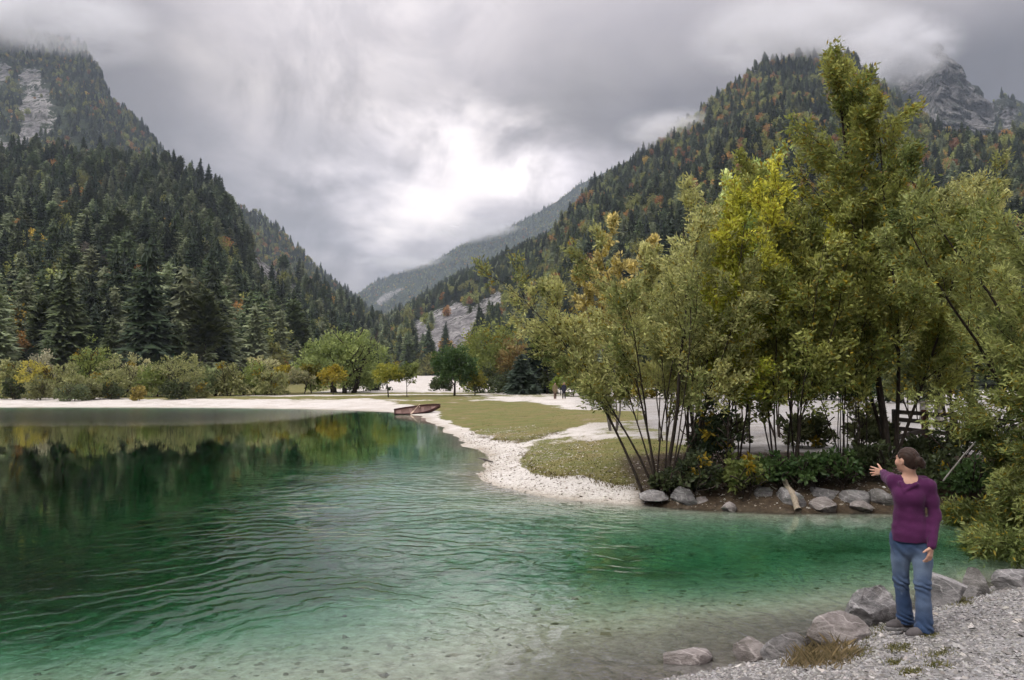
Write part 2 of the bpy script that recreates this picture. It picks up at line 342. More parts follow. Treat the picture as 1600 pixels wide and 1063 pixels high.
# ------------------------------------------------------------------ water: a closed body of clear green water
def build_water():
    x0, x1, y0, y1, zb = -170, 70, -25, 100, -6.5
    v = [(x0, y0, 0), (x1, y0, 0), (x1, y1, 0), (x0, y1, 0), (x0, y0, zb), (x1, y0, zb), (x1, y1, zb), (x0, y1, zb)]
    q = [(0, 1, 2, 3), (7, 6, 5, 4), (0, 4, 5, 1), (1, 5, 6, 2), (2, 6, 7, 3), (3, 7, 4, 0)]
    me = mesh_np('water', v, q)
    m, nt, out = new_mat('lake_water')
    P = geopos(nt)
    # rings running out from a disturbance near the shore, and small wind ripples
    wc = Vector((-1.9, 7.6, 0))
    rel = N(nt, 'ShaderNodeVectorMath', operation='SUBTRACT'); L(nt, P, rel.inputs[0]); rel.inputs[1].default_value = wc
    nd = noise_n(nt, P, 0.35, 3, 0.5); nd2 = noise_n(nt, P, 1.7, 4, 0.55)
    ln = N(nt, 'ShaderNodeVectorMath', operation='LENGTH'); L(nt, rel.outputs[0], ln.inputs[0])
    rad = math_n(nt, 'ADD', ln.outputs['Value'], math_n(nt, 'MULTIPLY', nd, 3.2))
    rad = math_n(nt, 'ADD', rad, math_n(nt, 'MULTIPLY', nd2, 0.9))
    ring = math_n(nt, 'SINE', math_n(nt, 'MULTIPLY', rad, 14.5))
    ring2 = math_n(nt, 'SINE', math_n(nt, 'MULTIPLY', rad, 27.0))
    fall = N(nt, 'ShaderNodeMapRange', interpolation_type='SMOOTHSTEP'); L(nt, ln.outputs['Value'], fall.inputs[0])
    fall.inputs[1].default_value = 22.0; fall.inputs[2].default_value = 9.0
    xs = N(nt, 'ShaderNodeSeparateXYZ'); L(nt, P, xs.inputs[0])
    lat = N(nt, 'ShaderNodeMapRange', interpolation_type='SMOOTHSTEP'); L(nt, math_n(nt, 'ABSOLUTE', math_n(nt, 'ADD', xs.outputs[0], 1.2)), lat.inputs[0]); lat.inputs[1].default_value = 7.2; lat.inputs[2].default_value = 3.2; lat.inputs[3].default_value = 0.07; lat.inputs[4].default_value = 1.0
    patchy = ramp(nt, noise_n(nt, P, 0.8, 3, 0.55), [(0.36, 0.25), (0.60, 1.0)])
    rel3 = N(nt, 'ShaderNodeVectorMath', operation='DISTANCE'); L(nt, P, rel3.inputs[0]); rel3.inputs[1].default_value = (9.0, 1.0, 0)
    ring3 = math_n(nt, 'SINE', math_n(nt, 'MULTIPLY', math_n(nt, 'ADD', rel3.outputs['Value'], math_n(nt, 'MULTIPLY', nd2, 0.8)), 19.0))
    ringh = math_n(nt, 'MULTIPLY', math_n(nt, 'ADD', math_n(nt, 'MULTIPLY', ring, 0.0052), math_n(nt, 'ADD', math_n(nt, 'MULTIPLY', ring2, 0.0013), math_n(nt, 'MULTIPLY', ring3, 0.0011))), math_n(nt, 'MULTIPLY', fall.outputs[0], math_n(nt, 'MULTIPLY', lat.outputs[0], patchy)))
    st = N(nt, 'ShaderNodeMapping'); L(nt, P, st.inputs[0]); st.inputs['Scale'].default_value = (0.55, 1.0, 1)
    r1 = noise_n(nt, st.outputs[0], 2.2, 3, 0.5); r2 = noise_n(nt, st.outputs[0], 7.0, 3, 0.5)
    gust = ramp(nt, noise_n(nt, P, 0.05, 2, 0.5), [(0.40, 0.25), (0.62, 1.0)])
    ys = N(nt, 'ShaderNodeSeparateXYZ'); L(nt, P, ys.inputs[0])
    farw = N(nt, 'ShaderNodeMapRange', interpolation_type='SMOOTHSTEP'); L(nt, ys.outputs[1], farw.inputs[0])
    farw.inputs[1].default_value = 44; farw.inputs[2].default_value = 58; farw.inputs[3].default_value = 0; farw.inputs[4].default_value = 1
    lef = N(nt, 'ShaderNodeMapRange', interpolation_type='SMOOTHSTEP'); L(nt, ys.outputs[0], lef.inputs[0])
    lef.inputs[1].default_value = -12; lef.inputs[2].default_value = -26; lef.inputs[3].default_value = 0; lef.inputs[4].default_value = 1
    breeze = math_n(nt, 'MULTIPLY', farw.outputs[0], lef.outputs[0])
    wind = math_n(nt, 'ADD', math_n(nt, 'MULTIPLY', r1, 0.0026), math_n(nt, 'MULTIPLY', r2, 0.0009))
    wind = math_n(nt, 'MULTIPLY', wind, math_n(nt, 'ADD', gust, math_n(nt, 'MULTIPLY', breeze, 22.0)))
    H = math_n(nt, 'ADD', ringh, wind)
    bn = N(nt, 'ShaderNodeBump'); bn.inputs['Strength'].default_value = 1.0; bn.inputs['Distance'].default_value = 1.0; L(nt, H, bn.inputs['Height'])
    g = N(nt, 'ShaderNodeBsdfGlass'); g.inputs['IOR'].default_value = 1.333; g.inputs['Roughness'].default_value = 0.0
    calm = N(nt, 'ShaderNodeMapRange', interpolation_type='SMOOTHSTEP'); L(nt, ys.outputs[1], calm.inputs[0]); calm.inputs[1].default_value = 18; calm.inputs[2].default_value = 45; calm.inputs[3].default_value = 0.0; calm.inputs[4].default_value = 0.035
    L(nt, math_n(nt, 'ADD', calm.outputs[0], math_n(nt, 'MULTIPLY', breeze, 0.16)), g.inputs['Roughness'])     # ripples too small to see one by one
    L(nt, bn.outputs[0], g.inputs['Normal']); L(nt, g.outputs[0], out.inputs[0])
    va = N(nt, 'ShaderNodeVolumeAbsorption'); va.inputs['Color'].default_value = (0.13, 0.70, 0.485, 1); va.inputs['Density'].default_value = 1.15
    L(nt, va.outputs[0], out.inputs[1])
    o = obj('water', me, m); tag(o, kind='structure')
build_water()

# ------------------------------------------------------------------ mountains
def rock_mask_fn(regions):
    def f(px, py):
        m = np.zeros_like(px)
        for poly, soft in regions:
            m = np.maximum(m, sstep(soft, -soft, poly_sd(px, py, poly)))
        return m
    return f
def mountain_material(name, floor_a, floor_b, rock_scale, bright=1.0, bias=0.0, cover=0.74):
    m, nt, out = new_mat(name); P = geopos(nt)
    n1 = noise_n(nt, P, 0.9 * rock_scale, 8, 0.62); n2 = noise_n(nt, P, 0.22 * rock_scale, 6, 0.6, 0.8)
    mp = N(nt, 'ShaderNodeMapping'); L(nt, P, mp.inputs[0]); mp.inputs['Scale'].default_value = (1, 1, 0.35); mp.inputs['Rotation'].default_value = (0.3, 0.35, 0)
    n3 = noise_n(nt, mp.outputs[0], 0.5 * rock_scale, 8, 0.65)
    n4 = noise_n(nt, mp.outputs[0], 2.4 * rock_scale, 8, 0.7, 0.5)
    rock = ramp(nt, math_n(nt, 'ADD', math_n(nt, 'MULTIPLY', n3, 0.5), math_n(nt, 'MULTIPLY', n4, 0.5)), [(0.34, tuple(bright * q for q in (0.05, 0.05, 0.055))), (0.46, tuple(bright * q for q in (0.17, 0.165, 0.165))), (0.54, tuple(bright * q for q in (0.34, 0.33, 0.32))), (0.64, tuple(bright * q for q in (0.54, 0.525, 0.51)))])
    scrub = ramp(nt, n1, [(0.3, floor_a), (0.7, floor_b)])
    rm = math_n(nt, 'ADD', math_n(nt, 'MULTIPLY', attr(nt, 'rock').outputs['Fac'], cover), math_n(nt, 'ADD', math_n(nt, 'MULTIPLY', math_n(nt, 'SUBTRACT', n2, 0.5), 2.2), math_n(nt, 'MULTIPLY', math_n(nt, 'SUBTRACT', n4, 0.5), 2.8)))
    c = mixc(nt, ramp(nt, rm, [(0.56 - bias, 0.0), (0.64 - bias, 1.0)]), scrub, rock)
    principled(nt, out, c, 0.95, 0.1, n3, 0.8, 4.0 / rock_scale)
    return m
class Mountain: pass
def mountain(name, prof, B, S, zb, p, nu, nt_, x0, x1, amp, nscale, rocks=(), mat=None, treeh=0.0, seed=1, back=0.5, ridge_amp=0.0, rock_rel=0.0):
    px = np.linspace(x0, x1, nu)
    pf = np.array(prof, float); py = np.interp(px, pf[:, 0], pf[:, 1])
    Bd = np.interp(px, [b[0] for b in B], [b[1] for b in B]); Sd = np.interp(px, [b[0] for b in S], [b[1] for b in S])
    py = py + treeh * F / Sd
    uv = np.array([pdir(a, b) for a, b in zip(px, py)])
    t = np.concatenate([np.linspace(0, 1, nt_), np.linspace(1, 1.4, 10)[1:]])
    U, T = np.meshgrid(np.arange(nu), t)
    rk = rock_mask_fn(rocks)
    def surf(ui, tt):
        ux = np.interp(ui, np.arange(nu), uv[:, 0]); vz = np.interp(ui, np.arange(nu), uv[:, 1])
        b = np.interp(ui, np.arange(nu), Bd); s = np.interp(ui, np.arange(nu), Sd)
        D = b + (s - b) * tt
        top = CAMZ + vz * s
        tf = np.minimum(tt, 1.0)
        z = zb + (top - zb) * (0.25 * tf + 0.75 * tf ** p) - (top - zb) * back * np.maximum(tt - 1, 0) ** 1.2
        X = ux * D; Y = D
        env = np.sin(np.clip(tf, 0, 1) * math.pi) ** 0.7
        n = fbm(X / nscale, Y / nscale, z / nscale, oct=5, seed=seed)
        z = z + amp * n * env + ridge_amp * fbm(X / (nscale * 0.25), Y / (nscale * 0.25), oct=4, seed=seed + 5) * sstep(0.55, 1.0, tf)
        a, c = project(X, Y, z)
        r = rk(a, c)
        if rock_rel:
            n2 = fbm(X / (nscale * 0.18), Y / (nscale * 0.18), z / (nscale * 0.10), oct=5, seed=seed + 9)
            n3 = 0.5 - 2.2 * np.abs(fbm(X / (nscale * 0.09), Y / (nscale * 0.09), z / (nscale * 0.05), oct=4, seed=seed + 19))
            Y = Y + r * rock_rel * (n2 + 0.35 * n3); z = z + r * rock_rel * (0.45 * n2 + 0.22 * n3)
        return X, Y, z, r
    X, Y, Z, R = surf(U.astype(float), T)
    nT = len(t); idx = np.arange(nu * nT).reshape(nT, nu)
    q = np.stack([idx[:-1, :-1], idx[:-1, 1:], idx[1:, 1:], idx[1:, :-1]], -1).reshape(-1, 4)
    me = mesh_np(name, np.stack([X, Y, Z], -1).reshape(-1, 3), q, smooth=True, floats={'rock': R.ravel()})
    o = obj(name, me, mat); tag(o, kind='structure')
    M = Mountain(); M.surf = surf; M.nu = nu; M.obj = o
    M.px = px
    return M
FLOOR_A, FLOOR_B = (0.012, 0.018, 0.011), (0.045, 0.055, 0.025)
mt1 = mountain_material('forest_slope', FLOOR_A, FLOOR_B, 0.35)
mt2 = mountain_material('high_slope', (0.020, 0.032, 0.020), (0.055, 0.070, 0.035), 0.045)
mt4 = mountain_material('cliff_slope', (0.020, 0.030, 0.018), (0.055, 0.065, 0.030), 0.085, 1.05, 0.22)
mt5 = mountain_material('peak_rock', (0.018, 0.026, 0.020), (0.045, 0.055, 0.035), 0.05, 0.62)
mt3 = mountain_material('far_ridge', (0.022, 0.036, 0.022), (0.060, 0.075, 0.035), 0.05)
ML1 = mountain('left_forest_hill', [(-260, 190), (-100, 222), (0, 232), (120, 236), (255, 244), (300, 262), (345, 288), (372, 335), (405, 385), (455, 420), (520, 455), (570, 480), (610, 512), (640, 548), (668, 590)],
               [(-260, 150), (300, 170), (420, 230), (500, 330), (668, 520)], [(-260, 700), (255, 760), (400, 760), (560, 900), (668, 800)], 2.2, 1.45, 150, 70, -260, 668,
               14, 60, rocks=[([(395, 385), (425, 400), (450, 445), (425, 480), (400, 440), (385, 410)], 14), ([(430, 430), (470, 450), (485, 500), (455, 495)], 12)], mat=mt1, treeh=13, seed=2)
ML2 = mountain('left_mountain', [(-300, 5), (-100, 20), (0, 40), (60, 48), (130, 68), (158, 105), (170, 150), (200, 172), (232, 208), (256, 244), (300, 285), (340, 330)],
               [(-300, 850), (340, 850)], [(-300, 2050), (130, 2000), (340, 1500)], 120, 1.3, 130, 70, -300, 340, 60, 260,
               rocks=[([(30, 110), (60, 108), (85, 170), (100, 185), (60, 215), (20, 245), (35, 190), (28, 150)], 10), ([(-40, 90), (18, 95), (10, 140), (-30, 140)], 8), ([(-40, 190), (5, 215), (20, 240), (-30, 250)], 9)],
               mat=mt2, treeh=10, seed=7, rock_rel=30)
ML3 = mountain('left_far_ridge', [(200, 250), (300, 285), (370, 316), (405, 330), (440, 356), (470, 390), (500, 420), (545, 456), (575, 478), (600, 500), (640, 560)],
               [(200, 1000), (640, 1000)], [(200, 2000), (640, 2100)], 4, 1.3, 90, 40, 200, 640, 35, 200, mat=mt2, treeh=12, seed=11)
MR1 = mountain('right_forest_mountain', [(690, 598), (745, 530), (775, 490), (810, 430), (850, 375), (880, 335), (920, 292), (960, 266), (1005, 236), (1060, 195), (1100, 162), (1150, 122), (1195, 92), (1260, 80), (1330, 82), (1372, 122), (1420, 165), (1470, 200), (1530, 215), (1700, 180), (1850, 140)],
               [(690, 620), (800, 400), (950, 190), (1200, 140), (1850, 130)], [(690, 900), (800, 950), (1000, 1150), (1260, 1400), (1400, 1250), (1500, 860), (1850, 760)], 2.2, 1.35, 190, 80, 690, 1850,
               26, 110, mat=mt1, treeh=13, seed=4, ridge_amp=8)
MR2 = mountain('rocky_peak', [(1250, 200), (1340, 130), (1375, 128), (1405, 118), (1440, 104), (1458, 84), (1468, 62), (1480, 78), (1500, 98), (1512, 128), (1530, 138), (1542, 158), (1575, 160), (1600, 168), (1750, 150)],
               [(1250, 1300), (1750, 1100)], [(1250, 2200), (1470, 2050), (1750, 1900)], 220, 1.0, 260, 130, 1250, 1750, 40, 220,
               rocks=[([(1395, 118), (1440, 100), (1470, 55), (1515, 125), (1545, 160), (1560, 200), (1530, 215), (1470, 205), (1420, 160)], 10), ([(1565, 170), (1590, 170), (1585, 200), (1565, 205)], 5)],
               mat=mt5, treeh=5, seed=8, rock_rel=70, ridge_amp=48)
MR3 = mountain('far_blue_ridge', [(430, 470), (530, 470), (560, 456), (590, 436), (640, 420), (685, 402), (722, 380), (757, 366), (790, 356), (830, 336), (865, 316), (905, 286), (1000, 240)],
               [(430, 2400), (1000, 2200)], [(430, 5200), (1000, 4200)], 4, 1.15, 130, 50, 430, 1000, 70, 380,
               rocks=[([(585, 472), (600, 458), (625, 448), (632, 452), (612, 466), (594, 478)], 4)], mat=mt3, treeh=10, seed=13)
MR4 = mountain('valley_cliff_slope', [(590, 560), (600, 500), (640, 478), (700, 442), (760, 415), (800, 398), (850, 372), (900, 340)],
               [(590, 420), (900, 400)], [(590, 1700), (760, 1400), (900, 1250)], 3, 1.05, 140, 70, 590, 900, 26, 120,
               rocks=[([(640, 530), (655, 498), (690, 484), (715, 474), (738, 484), (768, 464), (782, 484), (745, 522), (730, 570), (680, 580), (650, 572)], 7), ([(762, 470), (785, 455), (790, 470), (770, 490)], 8), ([(620, 520), (632, 516), (634, 545), (624, 545)], 5)],
               mat=mt4, treeh=10, seed=17, rock_rel=24)

# ------------------------------------------------------------------ vegetation: materials and builders
def foliage_material(name, trans=0.3, vary=0.0):
    m, nt, out = new_mat(name)
    c = attr(nt, 'col').outputs['Color']
    if vary:
        oi = N(nt, 'ShaderNodeObjectInfo'); hs = N(nt, 'ShaderNodeHueSaturation'); L(nt, c, hs.inputs['Color'])
        L(nt, math_n(nt, 'ADD', 1 - vary, math_n(nt, 'MULTIPLY', oi.outputs['Random'], 2 * vary)), hs.inputs['Value'])
        L(nt, math_n(nt, 'ADD', 0.485, math_n(nt, 'MULTIPLY', oi.outputs['Random'], 0.03)), hs.inputs['Hue']); c = hs.outputs[0]
    d = N(nt, 'ShaderNodeBsdfDiffuse'); t = N(nt, 'ShaderNodeBsdfTranslucent'); L(nt, c, d.inputs[0]); L(nt, c, t.inputs[0])
    mx = N(nt, 'ShaderNodeMixShader'); mx.inputs[0].default_value = trans
    L(nt, d.outputs[0], mx.inputs[1]); L(nt, t.outputs[0], mx.inputs[2])
    gl = N(nt, 'ShaderNodeBsdfGlossy'); gl.inputs['Roughness'].default_value = 0.5; gl.inputs['Color'].default_value = (0.9, 0.95, 1, 1)
    m2 = N(nt, 'ShaderNodeMixShader'); m2.inputs[0].default_value = 0.015
    L(nt, mx.outputs[0], m2.inputs[1]); L(nt, gl.outputs[0], m2.inputs[2]); L(nt, m2.outputs[0], out.inputs[0])
    return m
def bark_material(name, dark, light):
    m, nt, out = new_mat(name); P = objco(nt)
    mp = N(nt, 'ShaderNodeMapping'); L(nt, P, mp.inputs[0]); mp.inputs['Scale'].default_value = (1, 1, 0.25)
    n = noise_n(nt, mp.outputs[0], 22, 5, 0.65)
    principled(nt, out, ramp(nt, n, [(0.3, dark), (0.7, light)]), 0.9, 0.15, n, 0.6, 0.03); return m
LEAF = foliage_material('leaves', 0.42)
NEEDLE = foliage_material('needles', 0.12, 0.30)
FOREST = foliage_material('forest_leaves', 0.15)
BARK = bark_material('dark_bark', (0.018, 0.014, 0.011), (0.075, 0.06, 0.048))
BARK_GREY = bark_material('grey_bark', (0.05, 0.045, 0.04), (0.20, 0.18, 0.16))
BARK_PALE = bark_material('pale_wood', (0.20, 0.165, 0.12), (0.42, 0.36, 0.28))

def leaf_quads(rs, pos, dirs, ln, wd, spread=0.8, up=0.25):
    """a folded diamond for each position; returns verts (n,4,3)"""
    n = len(pos)
    d = dirs + rs.normal(0, spread, (n, 3)); d[:, 2] += up * 0
    d /= np.linalg.norm(d, axis=1, keepdims=True) + 1e-9
    r = rs.normal(0, 1, (n, 3)); r[:, 2] *= 0.6
    s = np.cross(d, r); s /= np.linalg.norm(s, axis=1, keepdims=True) + 1e-9
    nn = np.cross(s, d)
    l = (ln * rs.uniform(0.65, 1.25, n))[:, None]; w = (wd * rs.uniform(0.7, 1.2, n))[:, None]
    a = pos; b = pos + d * l * 0.5 + s * w * 0.5 + nn * w * 0.12; c = pos + d * l; e = pos + d * l * 0.5 - s * w * 0.5 + nn * w * 0.12
    return np.stack([a, b, c, e], 1)
def quads_mesh(name, Q, col):
    n = len(Q); v = Q.reshape(-1, 3); q = np.arange(n * 4).reshape(n, 4)
    return mesh_np(name, v, q, col=np.repeat(col, 4, axis=0))
def tube_arrays(paths, sides=5):
    """paths: list of (points, radii); returns verts, quads"""
    V, Q = [], []; off = 0
    for pts, rad in paths:
        P = np.asarray(pts, float); R = np.asarray(rad, float); k = len(P)
        if k < 2: continue
        T = np.gradient(P, axis=0); T /= np.linalg.norm(T, axis=1, keepdims=True) + 1e-9
        ref = np.array([1.0, 0.2, 0.1]) if abs(T[0, 2]) > 0.5 else np.array([0.1, 0.2, 1.0])
        A = np.cross(T, ref); A /= np.linalg.norm(A, axis=1, keepdims=True) + 1e-9; Bv = np.cross(T, A)
        sd = sides if R[0] > 0.03 else (4 if R[0] > 0.012 else 3)
        an = np.linspace(0, 2 * math.pi, sd, endpoint=False)
        ring = P[:, None, :] + R[:, None, None] * (np.cos(an)[None, :, None] * A[:, None, :] + np.sin(an)[None, :, None] * Bv[:, None, :])
        V.append(ring.reshape(-1, 3)); idx = off + np.arange(k * sd).reshape(k, sd); nx = np.roll(idx, -1, 1)
        Q.append(np.stack([idx[:-1], nx[:-1], nx[1:], idx[1:]], -1).reshape(-1, 4)); off += k * sd
    return np.concatenate(V), np.concatenate(Q)

def rot_dir(rng, d, ang, az):
    d = d.normalized(); a = d.orthogonal().normalized(); b = d.cross(a)
    return (d * math.cos(ang) + (a * math.cos(az) + b * math.sin(az)) * math.sin(ang)).normalized()
def limb(rng, p, d, length, r0, r1, segs, wob, up):
    pts = [tuple(p)]; rad = [r0]; dirs = [d.copy()]; q = p.copy()
    for i in range(segs):
        d = d + Vector((rng.gauss(0, wob), rng.gauss(0, wob), rng.gauss(0, wob) + up)); d.normalize()
        q = q + d * (length / segs); pts.append(tuple(q)); rad.append(r0 + (r1 - r0) * (i + 1) / segs); dirs.append(d.copy())
    return pts, rad, dirs
def sample(pts, dirs, f):
    k = f * (len(pts) - 1); i = min(int(k), len(pts) - 2); t = k - i
    return Vector(pts[i]).lerp(Vector(pts[i + 1]), t), dirs[i + 1]

LEAF_MUL = 4.0; WOOD_MUL = 0.52
def make_tree(name, label, cat, base, stems, seed, kids=(10, 7), clen=(0.5, 0.35), ang=(0.7, 0.7), up=(0.06, 0.03, -0.02), leaf=(0.10, 0.03), nleaf=22,
              cols=((0.09, 0.11, 0.03), (0.13, 0.14, 0.05)), yellow=0.02, f0=0.3, group=None, bark=None, leaf_jit=0.10, wob=0.12, bare=0.0, yel=(0.35, 0.27, 0.03), twf0=0.15, minz=None):
    """stems: (dx, dy, lean angle, azimuth, length, radius). A trunk part holding every limb, a crown part of single leaves"""
    rng = random.Random(seed); rs = np.random.RandomState(seed); nleaf = nleaf * LEAF_MUL
    stems = [(a_, b_, c_, d_, e_, f_ * WOOD_MUL) for a_, b_, c_, d_, e_, f_ in stems]
    paths = []; tp, td, tb = [], [], []
    for (dx, dy, lean, az, length, rad) in stems:
        d = Vector((math.sin(lean) * math.cos(az), math.sin(lean) * math.sin(az), math.cos(lean)))
        pts, rr, dd = limb(rng, Vector((dx, dy, -0.12)), d, length, rad, rad * 0.18, 9, wob * 0.55, up[0])
        paths.append((pts, rr))
        n1 = max(3, int(kids[0] * (0.7 + 0.6 * rng.random())))
        for i in range(n1):
            f = f0 + (1 - f0) * (i + rng.random()) / n1; f = min(f, 0.985)
            p, pd = sample(pts, dd, f)
            cl = length * clen[0] * (1.12 - 0.75 * f) * rng.uniform(0.7, 1.25)
            cd = rot_dir(rng, pd, ang[0] * rng.uniform(0.6, 1.25), rng.random() * 6.283)
            if cd.z < -0.25: cd.z *= -0.3
            r0 = max(0.006, (rad + (rad * 0.18 - rad) * f) * 0.5)
            p2, r2, d2 = limb(rng, p, cd, cl, r0, 0.005, 6, wob, up[1]); paths.append((p2, r2))
            tone = rng.random()
            n2 = max(2, int(kids[1] * (0.7 + 0.6 * rng.random())))
            for j in range(n2):
                g = twf0 + (1 - twf0) * (j + rng.random()) / n2; g = min(g, 0.99)
                q, qd = sample(p2, d2, g)
                tl = max(0.18, cl * clen[1] * (1.15 - 0.6 * g) * rng.uniform(0.6, 1.3))
                e = rot_dir(rng, qd, ang[1] * rng.uniform(0.5, 1.3), rng.random() * 6.283)
                p3, r3, d3 = limb(rng, q, e, tl, 0.0055, 0.002, 4, wob, up[2]); paths.append((p3, r3))
                if rng.random() < bare: continue
                m = int(nleaf * (0.6 + 0.8 * rng.random()) * min(1.6, max(0.5, tl / 0.6)))
                A = np.array(p3); D = np.array([tuple(v) for v in d3])
                k = rs.uniform(0.1, len(A) - 1.001, m); i0 = k.astype(int); w = (k - i0)[:, None]
                tp.append(A[i0] * (1 - w) + A[i0 + 1] * w); td.append(D[i0]); tb.append(np.full(m, tone) + rs.normal(0, 0.12, m))
    root = empty(name, base); tag(root, label, cat, group)
    V, Q = tube_arrays(paths, 7)
    if minz is not None: V[:, 2] = np.maximum(V[:, 2], minz)
    obj('trunk', mesh_np(name + '_trunk', V, Q, smooth=True), bark or BARK, root)
    P = np.concatenate(tp); D = np.concatenate(td); T = np.clip(np.concatenate(tb), 0, 1)
    P = P + rs.normal(0, leaf_jit, P.shape) * 0.6
    if minz is not None:
        k = P[:, 2] > minz; P, D, T = P[k], D[k], T[k]
    c0, c1 = np.array(cols[0]), np.array(cols[1])
    C = c0 + (c1 - c0) * T[:, None]; C = 2.2 * C * rs.uniform(0.6, 1.4, (len(C), 1)) * np.array((0.99, 1.0, 0.92))
    y = rs.random_sample(len(C)) < yellow * (0.4 + 1.6 * (vnoise(P[:, 0] * 1.3, P[:, 1] * 1.3, P[:, 2] * 1.3, seed) * 0.5 + 0.5) ** 2 * 2)
    C[y] = np.array(yel) * rs.uniform(0.6, 1.2, (y.sum(), 1))
    obj('crown', quads_mesh(name + '_crown', leaf_quads(rs, P, D, leaf[0] * 1.08, leaf[1] * 1.3, 0.75), C), LEAF, root)
    return root

def crown_arrays(rs, center, rad, nclump, per, leaf, cols, clump_r=0.26, shell=0.45, up=0.5, flat=0.75, low=-0.75, yellow=0.0, yel=(0.30, 0.22, 0.02)):
    """leaf clumps spread through an uneven crown volume"""
    u = rs.normal(0, 1, (nclump * 3, 3)); u /= np.linalg.norm(u, axis=1, keepdims=True)
    u = u[u[:, 2] > low][:nclump]; nclump = len(u)
    r = rs.uniform(0, 1, nclump) ** shell
    bump = 1 + 0.28 * vnoise(u[:, 0] * 2.2 + 7, u[:, 1] * 2.2, u[:, 2] * 2.2, int(rs.randint(1000)))
    C = np.array(center) + u * (r * bump)[:, None] * np.array(rad) * (1 - clump_r * 0.6)
    R = np.array(rad).mean() * clump_r * rs.uniform(0.6, 1.3, nclump)
    off = rs.normal(0, 1, (nclump, per, 3)); off /= np.linalg.norm(off, axis=2, keepdims=True) + 1e-9
    off *= rs.uniform(0.35, 1.0, (nclump, per, 1)) ** 0.6
    off[:, :, 2] *= flat
    P = (C[:, None, :] + off * R[:, None, None]).reshape(-1, 3)
    D = (off + u[:, None, :] * 0.5).reshape(-1, 3); D[:, 2] += up * 0.4
    D /= np.linalg.norm(D, axis=1, keepdims=True) + 1e-9
    tone = np.repeat(rs.random_sample(nclump), per)
    c0, c1 = np.array(cols[0]), np.array(cols[1])
    col = 1.5 * (c0 + (c1 - c0) * tone[:, None]) * rs.uniform(0.75, 1.25, (len(P), 1))
    if yellow:
        k = np.repeat(rs.random_sample(nclump) < yellow, per); col[k] = np.array(yel) * rs.uniform(0.7, 1.2, (k.sum(), 1))
    Q = leaf_quads(rs, P - D * leaf * 0.4, D, leaf, leaf * 0.62, 0.55)
    return Q, col
def round_tree(name, label, cat, base, h, w, seed, cols, ncl=90, per=26, leaf=0.42, trunk_h=None, trunk_r=0.14, group=None, yellow=0.0, yel=(0.30, 0.22, 0.02),
               shell=0.42, stems=1, low=-0.75, depthw=0.9, clump_r=0.26, bark=None, bushy=False):
    rs = np.random.RandomState(seed); rng = random.Random(seed)
    th = trunk_h if trunk_h is not None else h * 0.12
    ch = (h - th) / 2
    root = empty(name, base); tag(root, label, cat, group)
    paths = []
    for s in range(stems):
        a = rng.random() * 6.28; sp = 0.0 if stems == 1 else w * 0.12
        pts, rr, dd = limb(rng, Vector((math.cos(a) * sp, math.sin(a) * sp, -0.2)), Vector((math.cos(a) * 0.25 * (stems > 1), math.sin(a) * 0.25 * (stems > 1), 1)).normalized(), h * 0.85, trunk_r, trunk_r * 0.2, 7, 0.07, 0.05)
        paths.append((pts, rr))
        for i in range(7):
            f = 0.25 + 0.7 * i / 7; p, pd = sample(pts, dd, f)
            if p.z < th * 0.8: continue
            p2, r2, d2 = limb(rng, p, rot_dir(rng, pd, 0.9, rng.random() * 6.28), w * 0.38 * (1.1 - 0.5 * f), trunk_r * 0.45, 0.02, 5, 0.12, 0.08); paths.append((p2, r2))
    V, Q = tube_arrays(paths, 6)
    obj('trunk', mesh_np(name + '_trunk', V, Q, smooth=True), bark or BARK, root)
    cz, cr = (h * 0.34, h * 0.66) if bushy else (th + ch, ch)
    Qc, C = crown_arrays(rs, (0, 0, cz), (w / 2, w / 2 * depthw, cr), ncl, per, leaf, cols, yellow=yellow, yel=yel, shell=shell, low=low, clump_r=clump_r)
    Qc[:, :, 2] = np.maximum(Qc[:, :, 2], 0.02)
    obj('crown', quads_mesh(name + '_crown', Qc, C), LEAF, root)
    return root

